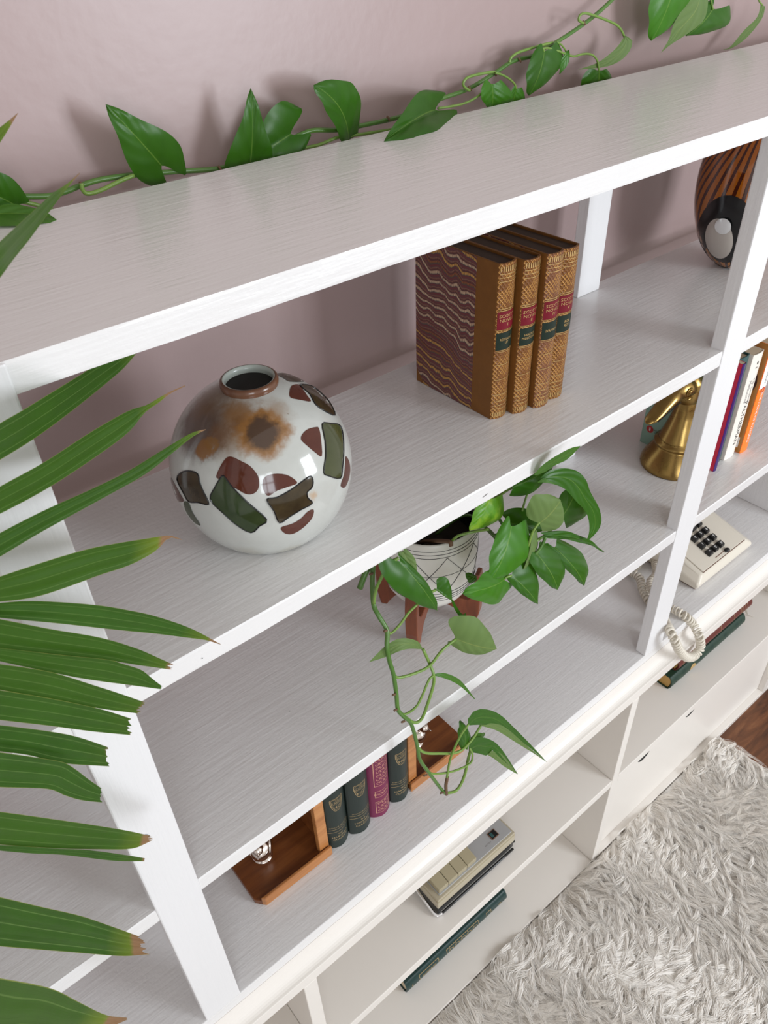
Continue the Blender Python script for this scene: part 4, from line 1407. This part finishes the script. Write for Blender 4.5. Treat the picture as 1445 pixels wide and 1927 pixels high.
# ---- potted pothos on its stand
pc = (.4005, .118)
zp = Z0 + Z3
STD = thing('plant_stand', 'four-legged walnut plant stand holding the white patterned pot', 'plant stand', (pc[0], pc[1], zp))
lp = [(.0655, .086), (.0600, .086), (.0592, .050), (.052, .0415), (.0, .0405), (.0, .026), (.028, .0255), (.042, .020), (.050, .009), (.0545, .0003), (.0625, .0003), (.0675, .022), (.0685, .06)]
aim = math.atan2(.0913 - pc[1], .354 - pc[0])
for k in range(4):
    me = prism([(r_, z_) for r_, z_ in lp], 'y', -.0078, .0078)
    me.transform(Matrix.Rotation(aim + k * math.pi / 2, 4, 'Z'))
    link('leg', me, 'walnut', STD, False, bevel=.0012)
PP = thing('potted_pothos', 'pothos with glossy green leaves trailing from a white line-patterned pot under the middle shelf', 'potted plant', (pc[0], pc[1], zp + .042))
def zz(h):
    return zp + h
pr_ = [(.0005, .0425), (.026, .0425), (.036, .0445), (.046, .051), (.0525, .062), (.0565, .078), (.0580, .096), (.0585, .120), (.0586, .150), (.0580, .1575), (.0565, .1592), (.0552, .1575), (.0548, .148)]
def potb(t, b):
    co = t.a('ShaderNodeTexCoord').outputs['Object']
    t.set(b.inputs['Base Color'], t.mix(t.noise(co, 20, 2), (.74, .72, .67), (.68, .66, .61)))
M['pot'] = mat('white pot', rough=.3, build=potb)
link('pot', lathe([(r_, zz(z_)) for r_, z_ in pr_], pc, 72), 'pot', PP, smooth=True)
def potr(z_):
    for (r0, a), (r1, b_) in zip(pr_, pr_[1:]):
        if a <= z_ <= b_ and b_ > a:
            return r0 + (r1 - r0) * (z_ - a) / (b_ - a)
    return .0585
def potpt(a, z_, off=.0002):
    r_ = potr(z_) + off
    return Vector((pc[0] + r_ * math.cos(a), pc[1] + r_ * math.sin(a), zz(z_)))
for z_, w_ in ((.1500, .00028), (.1450, .00035), (.1400, .0003), (.0830, .00035), (.0785, .0004), (.0740, .0003), (.0695, .0003), (.1115, .00025)):
    link('ink_line', tubem([potpt(2 * math.pi * i / 72, z_) for i in range(73)], w_, 4), 'black_print', PP)
nz = 9
for k in range(nz):
    a0 = 2 * math.pi * k / nz + .15
    a1 = a0 + 2 * math.pi / nz
    for (s0, s1) in ((.0850, .1385), (.1385, .0850)):
        link('ink_line', tubem([potpt(a0 + (a1 - a0) * i / 12, s0 + (s1 - s0) * i / 12) for i in range(13)], .0004, 4), 'black_print', PP)
link('liner_pot', lathe([(.0545, zz(.120)), (.0548, zz(.1520)), (.0538, zz(.1535)), (.0525, zz(.1525)), (.0515, zz(.118))], pc, 56, False), 'black_gloss', PP, smooth=True)
link('soil', lathe([(.0005, zz(.1215)), (.052, zz(.120))], pc, 40, False), 'soil', PP)
def SP(pts, r_, mt='stem', nm='stem', **k):
    return stem(PP, pts, r_, mt, nm, **k)
root = at(845, 1000, .115)
SP([Vector((.39, .12, zz(.118))), Vector((.378, .098, zz(.142))), (843.5, 1019, .052), (849, 1028, .046)], .0024, 'bark', 'stem')
SP([(850, 1018, .050), (858, 1011, .046), (867, 1006.6, .044), (894, 1000, .036), (920, 996, .022)], .0016, 'petiole', 'petiole')
SP([Vector((.40, .125, zz(.118))), Vector((.43, .10, zz(.165))), (930, 936, .055), (962, 918, .035), (985, 914, .030)], .0017, 'petiole', 'petiole')
SP([Vector((.41, .12, zz(.118))), Vector((.438, .095, zz(.150))), (918, 996, .045), (930, 1006.6, .030), (943, 1004, .020), (960, 1012, .010), (975, 1035, .000), (990, 1058, -.004), (1008.5, 1041, -.006), (1020, 1026, -.006), (1026.6, 1010, -.006)], .0018)
SP([(925, 968, .040), (937, 974.5, .035), (948, 990.6, .030), (955, 998, .022)], .0018)
SP([(918, 998, .045), (930, 1010, .035), (937, 1023, .025), (938, 1040, .015)], .0018)
MAINV = [Vector((.385, .125, zz(.118))), Vector((.355, .110, zz(.165))), (704, 1030, .045), (702, 1066, .036), (700.5, 1096.5, .030), (703, 1138, .020), (712, 1158, .012), (728, 1186.5, .002), (728, 1215.6, -.004), (733, 1245, -.008), (740, 1268, -.012), (745.8, 1307, -.018), (748.6, 1334.7, -.022), (759.7, 1348.5, -.024), (773.5, 1362, -.026), (784.6, 1401, -.028), (790, 1429, -.030), (806.7, 1453.7, -.032), (831.6, 1487, -.034), (838, 1493, -.034)]
SP(MAINV, lambda t: .0027 - .0007 * t)
for pts, r_ in (([(838, 1493, -.034), (859, 1487, -.033), (873, 1462, -.032), (881.5, 1426, -.031), (885.6, 1412, -.031)], .0019),
                ([(703, 1136, .020), (706, 1115, .016), (712, 1098, .012), (732, 1062, .008), (750, 1050, .004)], .0017),
                ([(728, 1188, .002), (737, 1191, -.001), (753.5, 1174, -.003), (768, 1154, -.004), (784, 1138, -.004), (802, 1120, -.002), (820, 1110, .000)], .0014),
                ([(740, 1269, -.012), (751, 1275, -.014), (784.6, 1265.5, -.018), (809.5, 1251.6, -.020), (831.6, 1224, -.020), (858, 1202, -.018)], .0015),
                ([(762, 1349, -.024), (779, 1359.6, -.027), (793, 1353, -.028), (804, 1326, -.028), (815, 1290, -.026), (816, 1271, -.024), (809.5, 1251.6, -.018), (795.6, 1221, -.010)], .0017),
                ([(751, 1338, -.022), (762, 1344, -.024), (782, 1331, -.026), (793, 1312, -.026), (801, 1293, -.026), (808, 1278, -.025), (816, 1271, -.024)], .0013),
                ([(784.6, 1404, -.028), (798, 1416, -.030), (826, 1417.7, -.033), (862, 1415, -.036), (887, 1393, -.038), (905, 1365, -.038)], .0016),
                ([(806.7, 1453.7, -.032), (820.6, 1456.5, -.034), (853.8, 1451, -.036), (884, 1437, -.036), (889, 1420, -.036), (884, 1408, -.035)], .0013),
                ([(840, 1468, -.036), (848, 1426, -.038), (865, 1387, -.040), (881.5, 1363, -.042)], .0014),
                ([(1014.5, 982.6, -.004), (1002.5, 1000.6, -.003), (996.5, 1018, -.002), (992, 1035, -.002)], .0015),
                ([(1054.7, 974, .010), (1046, 984, .008), (1038, 996, .004), (1026.6, 1006.6, .000), (1008.5, 1018.7, .000), (1000, 1028, .002)], .0016),
                ([(1010, 1041, -.006), (1005, 1050, -.004), (990, 1060, -.004)], .0014),
                ([(994.5, 923, .030), (988, 942, .028), (982.4, 962, .024)], .0012),
                ([(948, 1091, -.004), (953, 1086, -.005), (962, 1083, -.006)], .0014)):
    SP(pts, r_, 'petiole', 'petiole')
SP([(700, 1055, .040), (694, 1066, .040), (685, 1085, .040), (677, 1107, .040)], .0030, 'stem', 'stem', n=4)
SP([(842, 1462, -.0365), (839, 1478, -.0360), (840, 1495, -.0355)], .0020, 'bark', 'node', n=3)
for px, py, yy in ((743, 1307, -.019), (746, 1336, -.023), (760, 1358, -.026), (700, 1080, .032), (802, 1459, -.034), (833, 1492, -.036), (727, 1187, .0)):
    SP([(px + 1, py - 1, yy), (px - 4, py + 1, yy - .001)], .0012, 'bark', 'node', n=2)
LP = lambda *a, **k: leaf(PP, *a, **k)
LP((922, 938, .034), (884, 999, .030), (896, 955, .034), (946, 972, .028), 'leaf_yellow', lobe=.15)
LP((964, 917, .030), (1042, 876, .020), (988, 888, .032), (1000, 928, .022), 'leaf', lobe=.06)
blade(PP, [(1005, 893, -.004), (1020, 876, -.010), (1041, 861, -.016), (1072, 844, -.022), (1092, 839, -.024)], [(1008, 895, -.002), (1026, 888, -.004), (1042, 877, -.012), (1068, 864, -.018), (1092, 840, -.024)], 'leaf_pale', N=16, ns=4)
blade(PP, [(1010, 906, .006), (1032.6, 886, .004), (1060.7, 881, .000), (1086.8, 887, -.004), (1103, 904, -.008), (1111, 926, -.010), (1128, 958, -.014), (1131, 986, -.016), (1119, 1006, -.018), (1103, 1020, -.018)],
      [(1012, 908, .006), (1031, 909, .000), (1060.7, 919, -.004), (1085, 944.4, -.010), (1100, 960, -.012), (1107, 976, -.014), (1109, 994, -.016), (1107, 1008, -.018), (1102, 1020, -.018)], 'leaf', N=30)
blade(PP, [(1012, 907, .004), (1022, 900, .002), (1030, 902, -.001), (1048, 912, -.004)], [(1012, 909, .004), (1028, 908.5, -.002), (1048, 913, -.005)], 'leaf_pale', N=10, ns=4)
LP((1056, 973, .012), (1086, 908, .006), (1052, 938, .010), (1106, 968, .004), 'leaf', lobe=.18)
LP((1014, 985, -.004), (1055, 941, -.010), (1004, 936, -.004), (1058, 990, -.010), 'leaf_pale', under=True, lobe=.03, tw=.5, e=3.2)
LP((957, 984, .030), (1034, 992, .012), (984, 956, .026), (984, 1004, .018), 'leaf', lobe=.08)
LP((962, 990, .006), (923, 1094, -.010), (926, 1030, .002), (998, 1042, -.006), 'leaf_fresh', lobe=.14)
LP((949, 1090, -.004), (872, 1117, -.018), (922, 1072, -.004), (936, 1136, -.014), 'leaf_fresh', lobe=.14, e=2.2)
LP((962, 1082, -.004), (1012, 1137, -.018), (1002, 1062, -.006), (970, 1108, -.010), 'leaf', lobe=.02)
LP((1009, 1041, -.006), (1049, 1110, -.020), (1060, 1048, -.010), (1006, 1072, -.012), 'leaf', lobe=.10, tw=.36, e=3.2)
LP((1043, 1030, -.004), (1099, 1102, -.018), (1098, 1044, -.010), (1056, 1060, -.012), 'leaf', lobe=.04, tw=.38, e=3.2)
LP((1027, 1009, -.004), (1137, 1039, -.018), (1066, 1000, -.006), (1066, 1016, -.012), 'leaf', Mid=(1085, 1013, -.010), lobe=.02)
LP((1000, 1006, .000), (979, 1082, -.006), (990, 1040, .000), (1012, 1028, -.002), 'leaf_pale', under=True, lobe=.04)
LP((752, 1056, .004), (823, 1149, -.012), (733, 1100, -.002), (800, 1092, -.006), 'leaf', lobe=.10)
LP((757, 1038, .010), (781, 1083, .000), (758, 1062, .004), (780, 1050, .002), 'leaf_pale', under=True, lobe=.04)
LP((821, 1109, .000), (851, 1131, -.006), (841, 1088, -.002), (829, 1117, -.004), 'leaf', lobe=.05)
blade(PP, [(848, 1128, -.005), (856, 1148, -.007), (866, 1162, -.009), (873, 1168, -.010)], [(852, 1128, -.006), (861, 1144, -.008), (870, 1156, -.010), (877, 1154, -.011), (874, 1168, -.011)], 'leaf', N=12, ns=4)
LP((897, 1086, .018), (876, 1080, .022), (884, 1078, .020), (885, 1098, .018), 'leaf', lobe=.05)
LP((857, 1202, -.018), (935, 1221, -.034), (892, 1162, -.024), (886, 1232, -.026), 'leaf_pale', under=True, lobe=.04, tw=.5, e=3.4)
blade(PP, [(795.6, 1221, -.010), (784.6, 1206, -.010), (754, 1201, -.006), (726, 1215, -.002), (694.6, 1245.5, .000)], [(795.6, 1222, -.011), (771, 1221, -.013), (750, 1226, -.012), (727, 1236, -.006), (694.6, 1246, .000)], 'leaf_pale', under=True, N=18)
blade(PP, [(815, 1269, -.024), (830, 1266, -.026), (848, 1270, -.028), (868, 1282, -.031), (894, 1315, -.034)], [(815, 1271, -.024), (831, 1275, -.028), (850, 1282, -.031), (868, 1293, -.033), (893, 1316, -.035)], 'leaf_pale', N=16, ns=4)
blade(PP, [(881, 1364, -.040), (881, 1350, -.040), (892, 1338, -.040), (910, 1334, -.041), (938, 1343, -.043), (966, 1368, -.046), (1006, 1409, -.050), (1028, 1433, -.054)],
      [(882, 1365, -.040), (904, 1364, -.041), (930, 1366, -.042), (958, 1381, -.044), (985, 1398, -.048), (1028, 1433, -.054)], 'leaf', N=24)
blade(PP, [(905, 1365, -.039), (909, 1358, -.040), (935, 1361, -.042), (958, 1374, -.045), (990, 1402, -.049), (1028, 1433, -.055)],
      [(905, 1366, -.039), (935, 1375, -.046), (972, 1398, -.050), (1006, 1419, -.054), (1028, 1434, -.056)], 'leaf_pale', under=True, N=20, ns=5)
blade(PP, [(882, 1413, -.034), (883, 1398, -.035), (897, 1387, -.036), (923, 1392, -.038), (944, 1410, -.041), (974, 1456, -.046)],
      [(882, 1415, -.034), (900, 1418, -.036), (918, 1422, -.038), (926, 1412, -.040), (944, 1428, -.044), (974, 1457, -.046)], 'leaf', N=20)
blade(PP, [(918, 1420, -.0385), (924, 1413, -.040), (945, 1420, -.043), (973, 1456, -.0465)], [(918, 1421, -.0385), (930, 1428, -.042), (948, 1442, -.045), (973, 1457, -.0465)], 'leaf_pale', under=True, N=12, ns=4)
LP((874, 1409, -.036), (867, 1356, -.030), (862, 1385, -.034), (886, 1388, -.034), 'leaf', lobe=.03)
LP((888, 1394, -.030), (913, 1380, -.026), (898, 1381, -.030), (902, 1392, -.028), 'leaf_pale', lobe=.03)

# ---- fan palm at the left
FP = thing('fan_palm', 'fan palm with long pleated leaflets reaching in from the left, in a clay pot', 'potted palm', (-.62, -.30, 0))
H1, H2, H3 = (-330, 1190), (-330, 1650), (-290, 880)
def leaflet(A, Bq, hub, y0, y1, wear=.03, ragged=0.0, pleat=2, hy=None):
    """edges run from the left border of the photo to the tip; the hub lies outside it"""
    hy = y0 - .05 if hy is None else hy
    def dep(pts):
        x0, x1 = pts[0][0], pts[-1][0]
        return [(x, y, y0 + (y1 - y0) * ((x - x0) / max(x1 - x0, 1))) for x, y in pts]
    def ext(E_, k):
        s_ = (E_[1][1] - E_[0][1]) / (E_[1][0] - E_[0][0])
        return (E_[0][0] - 95, E_[0][1] - s_ * 95 + k, y0 + (hy - y0) * .3)
    A3 = [(hub[0], hub[1] - 6, hy), ext(A, 5)] + dep(A)
    B3 = [(hub[0], hub[1] + 6, hy), ext(Bq, -5)] + dep(Bq)
    blade(FP, A3, B3, 'palm', name='leaflet', wear=wear, ragged=ragged, pleat=pleat, N=46, ns=12)
leaflet([(-8, 246), (15, 228), (34, 212)], [(-8, 280), (12, 250), (34, 213)], H3, -.04, -.03, .055)
leaflet([(-6, 460), (53, 406), (99, 364), (127, 345), (150, 325)], [(-6, 531), (26, 487.5), (58, 447), (100, 389), (134, 345), (150, 327)], H3, -.12, -.02, .06)
leaflet([(-6, 800), (41, 773), (103, 735), (150, 706), (200, 675), (270, 636)], [(-6, 869), (68, 823), (137, 772), (205, 717), (240, 685), (275, 640)], H1, -.06, .06, .03)
leaflet([(-6, 919), (86, 868), (171, 813), (240, 774), (274, 763), (295, 751), (320, 737), (348, 725)], [(-6, 970), (86, 921), (171, 866), (240, 815), (272, 777), (300, 757), (320, 741), (348, 727)], H1, -.06, .02, .085)
leaflet([(-6, 1006), (86, 959), (171, 921), (240, 887), (308, 845.5), (360, 815), (387, 808)], [(-6, 1051), (68.5, 1006.6), (127, 974), (205.5, 931), (274, 892), (325, 852), (363, 821.6), (387, 809)], H1, -.065, .00, .035)
leaflet([(-6, 1087), (103, 1051), (171, 1032), (223, 1022), (267, 1015), (305, 1009), (322, 1008.3), (342, 1015)], [(-6, 1133), (68.5, 1123), (137, 1101), (188, 1082), (240, 1065), (280, 1045), (300, 1030), (318, 1012), (342, 1016)], H1, -.07, -.03, .10)
leaflet([(-6, 1135), (67.5, 1131), (175, 1138), (243, 1148.6), (297, 1161), (360, 1183), (415, 1212)], [(-6, 1162), (108, 1173), (216, 1185), (297, 1193), (360, 1201), (385, 1204), (415, 1213)], H1, -.07, -.04, .055)
leaflet([(-6, 1164), (94, 1183.6), (189, 1200), (256, 1220), (297, 1237.6), (322.5, 1249)], [(-6, 1219), (108, 1232), (200, 1242), (256, 1251), (320, 1260)], H1, -.075, -.045, .025, 1.2)
leaflet([(-6, 1219), (108, 1232), (200, 1241), (227, 1248), (250, 1255), (268, 1262), (290, 1280), (306, 1292)], [(-6, 1243), (81, 1262), (162, 1278), (243, 1289), (303, 1297)], H1, -.078, -.05, .0, .6)
leaflet([(-6, 1249), (94.5, 1264.6), (175, 1289), (229, 1306.4), (270.7, 1321)], [(-6, 1297), (108, 1317), (183.5, 1332.6), (262, 1343)], H1, -.08, -.055, .012, 1.2)
leaflet([(-6, 1298), (108, 1317), (183.5, 1333), (215, 1342), (245, 1352)], [(-6, 1354), (94.5, 1366), (175, 1376.6), (246, 1383.4)], H1, -.082, -.058, .008, 1.6)
leaflet([(-6, 1364), (94.5, 1376.6), (148, 1387.4), (200, 1405)], [(-6, 1413), (54, 1421), (116, 1436), (202, 1442)], H1, -.085, -.06, .008, 1.4)
leaflet([(-6, 1415), (108, 1432), (135, 1443), (167, 1467), (190, 1483)], [(-6, 1481), (89, 1484.6), (121.4, 1496.7), (154, 1506), (191, 1510)], H1, -.09, -.065, .0, .5)
leaflet([(-6, 1527), (108, 1542.6), (189, 1554.7), (243, 1564), (283, 1573)], [(-6, 1589), (108, 1596.5), (180, 1598), (248, 1597), (283, 1583)], H2, -.06, -.03, .045, 1.2)
leaflet([(-6, 1590), (108, 1597), (170, 1600), (243, 1610), (273, 1615)], [(-6, 1600), (60, 1606), (121.4, 1609), (216, 1620), (272, 1621)], H2, -.062, -.034, .02, .3, 1)
leaflet([(-6, 1687), (75, 1706), (149.5, 1723), (199, 1739.5), (264, 1763)], [(-6, 1780), (75, 1787), (149.5, 1793), (229, 1799), (277, 1796)], H2, -.07, -.04, .06, 1.4, 3)
leaflet([(-6, 1840), (94.7, 1860), (149.5, 1886.5), (199, 1910), (239, 1915)], [(-6, 2000), (60, 1990), (120, 1968), (180, 1945), (239, 1919)], H2, -.09, -.05, .09, .2, 3)
hubs = [P((*H1, -.125)), P((*H2, -.12)), P((*H3, -.16))]
FP_top = Vector((-.62, -.30, 1.05))
for hb_ in hubs:
    a = Vector((-.60 + random.uniform(-.02, .02), -.30, .75))
    link('petiole', tubem(spline([Vector((-.62, -.30, .30)), a, (a + hb_) / 2 + Vector((0, 0, .06)), hb_], 8), .0045, 10), 'stem', FP, smooth=True)
link('cane', tubem(spline([Vector((-.62, -.30, .24)), Vector((-.615, -.30, .5)), Vector((-.605, -.30, .76))], 6), .012, 12), 'bark', FP, smooth=True)
flat('clay', (.35, .13, .06), .8)
link('pot', lathe([(.0005, .0003), (.10, .0003), (.145, .25), (.152, .252), (.152, .28), (.140, .28), (.136, .25)], (-.62, -.30), 40), 'clay', FP, smooth=False)
link('soil', lathe([(.0005, .245), (.137, .244)], (-.62, -.30), 30, False), 'soil', FP)

# ------------------------------------------------------------------ shaggy rug
RX0, RX1, RY0, RY1 = -.35, 1.200, -1.25, -.0215
zf0 = .0
RG = link('shaggy_rug', boxm(RX0, RX1, RY0, RY1, .0003, .012), 'fur', None, bevel=.003)
setp(RG, 'white long-haired shaggy rug on the floor in front of the cabinet', 'rug')
def fur(n_cl, per, x0, x1, y0, y1, seed):
    g_ = np.random.default_rng(seed)
    cx = g_.uniform(x0, x1, n_cl); cy = g_.uniform(y0, y1, n_cl)
    def fld(x, y, s, ph):
        return (np.sin(x * 9.1 * s + ph) * np.cos(y * 7.3 * s - ph * 1.7) + .6 * np.sin(x * 17.7 * s + y * 13.1 * s + ph * 2.1) + .35 * np.sin(x * 41 * s - y * 37 * s + ph))
    th = -1.9 + fld(cx, cy, 1.1, .7) * 1.1 + g_.normal(0, .30, n_cl)
    ln = .034 + .028 * g_.random(n_cl)
    lift = .010 + .005 * g_.random(n_cl) + .003 * fld(cx, cy, 1.4, 2.)
    bend = g_.normal(0, 1.0, n_cl)
    k = np.repeat(np.arange(n_cl), per)
    m_ = len(k)
    spread = .0085
    rx = cx[k] + g_.normal(0, spread * .55, m_); ry = cy[k] + g_.normal(0, spread * .55, m_)
    inside = (ry < RY1 + .002) & (ry > RY0) & (rx > RX0) & (rx < RX1)
    k, rx, ry = k[inside], rx[inside], ry[inside]
    m_ = len(k)
    dx, dy = np.cos(th[k]), np.sin(th[k])
    L_ = ln[k] * g_.uniform(.8, 1.15, m_)
    tx = cx[k] + dx * L_ + g_.normal(0, .0016, m_); ty = cy[k] + dy * L_ + g_.normal(0, .0016, m_)
    sd = bend[k] * .013 + g_.normal(0, .0015, m_)
    ns = 4
    wid = g_.uniform(.0004, .0008, m_)
    V_ = np.zeros((m_, ns + 1, 2, 3))
    for i in range(ns + 1):
        t = i / ns
        px = rx * (1 - t) + tx * t - dy * sd * np.sin(math.pi * t)
        py = ry * (1 - t) + ty * t + dx * sd * np.sin(math.pi * t)
        py = np.minimum(py, RY1 + .0008)
        pz = .011 + np.clip(lift[k], .004, .04) * np.sin(math.pi * min(t * .62 + .02, 1)) * 1.15 + g_.normal(0, .0004, m_)
        w = wid * (1 - t) ** .45 if i < ns else wid * 0.08
        V_[:, i, 0] = np.stack([px - dy * w, py + dx * w, pz], 1)
        V_[:, i, 1] = np.stack([px + dy * w, py - dx * w, pz + .0006], 1)
    base = (np.arange(m_) * (ns + 1) * 2)[:, None, None]
    q = np.array([[2 * i, 2 * i + 1, 2 * i + 3, 2 * i + 2] for i in range(ns)])[None]
    return V_.reshape(-1, 3), (base + q).reshape(-1, 4)
vs, fs = [], []
off = 0
for args in ((9500, 18, .30, RX1 + .0, -.60, RY1 + .002, 1), (1500, 9, RX0, .30, -.5, RY1, 2), (1200, 9, RX0, RX1, RY0, -.60, 3)):
    v_, f_ = fur(*args)
    vs.append(v_); fs.append(f_ + off); off += len(v_)
v_ = np.concatenate(vs); f_ = np.concatenate(fs)
me = bpy.data.meshes.new('pile')
me.vertices.add(len(v_)); me.vertices.foreach_set('co', v_.ravel().astype(np.float32))
me.loops.add(f_.size); me.loops.foreach_set('vertex_index', f_.ravel().astype(np.int32))
me.polygons.add(len(f_)); me.polygons.foreach_set('loop_start', np.arange(0, f_.size, 4, dtype=np.int32))
me.update(calc_edges=True)
po = link('pile', me, 'fur', RG, smooth=True)
po['kind'] = 'stuff'
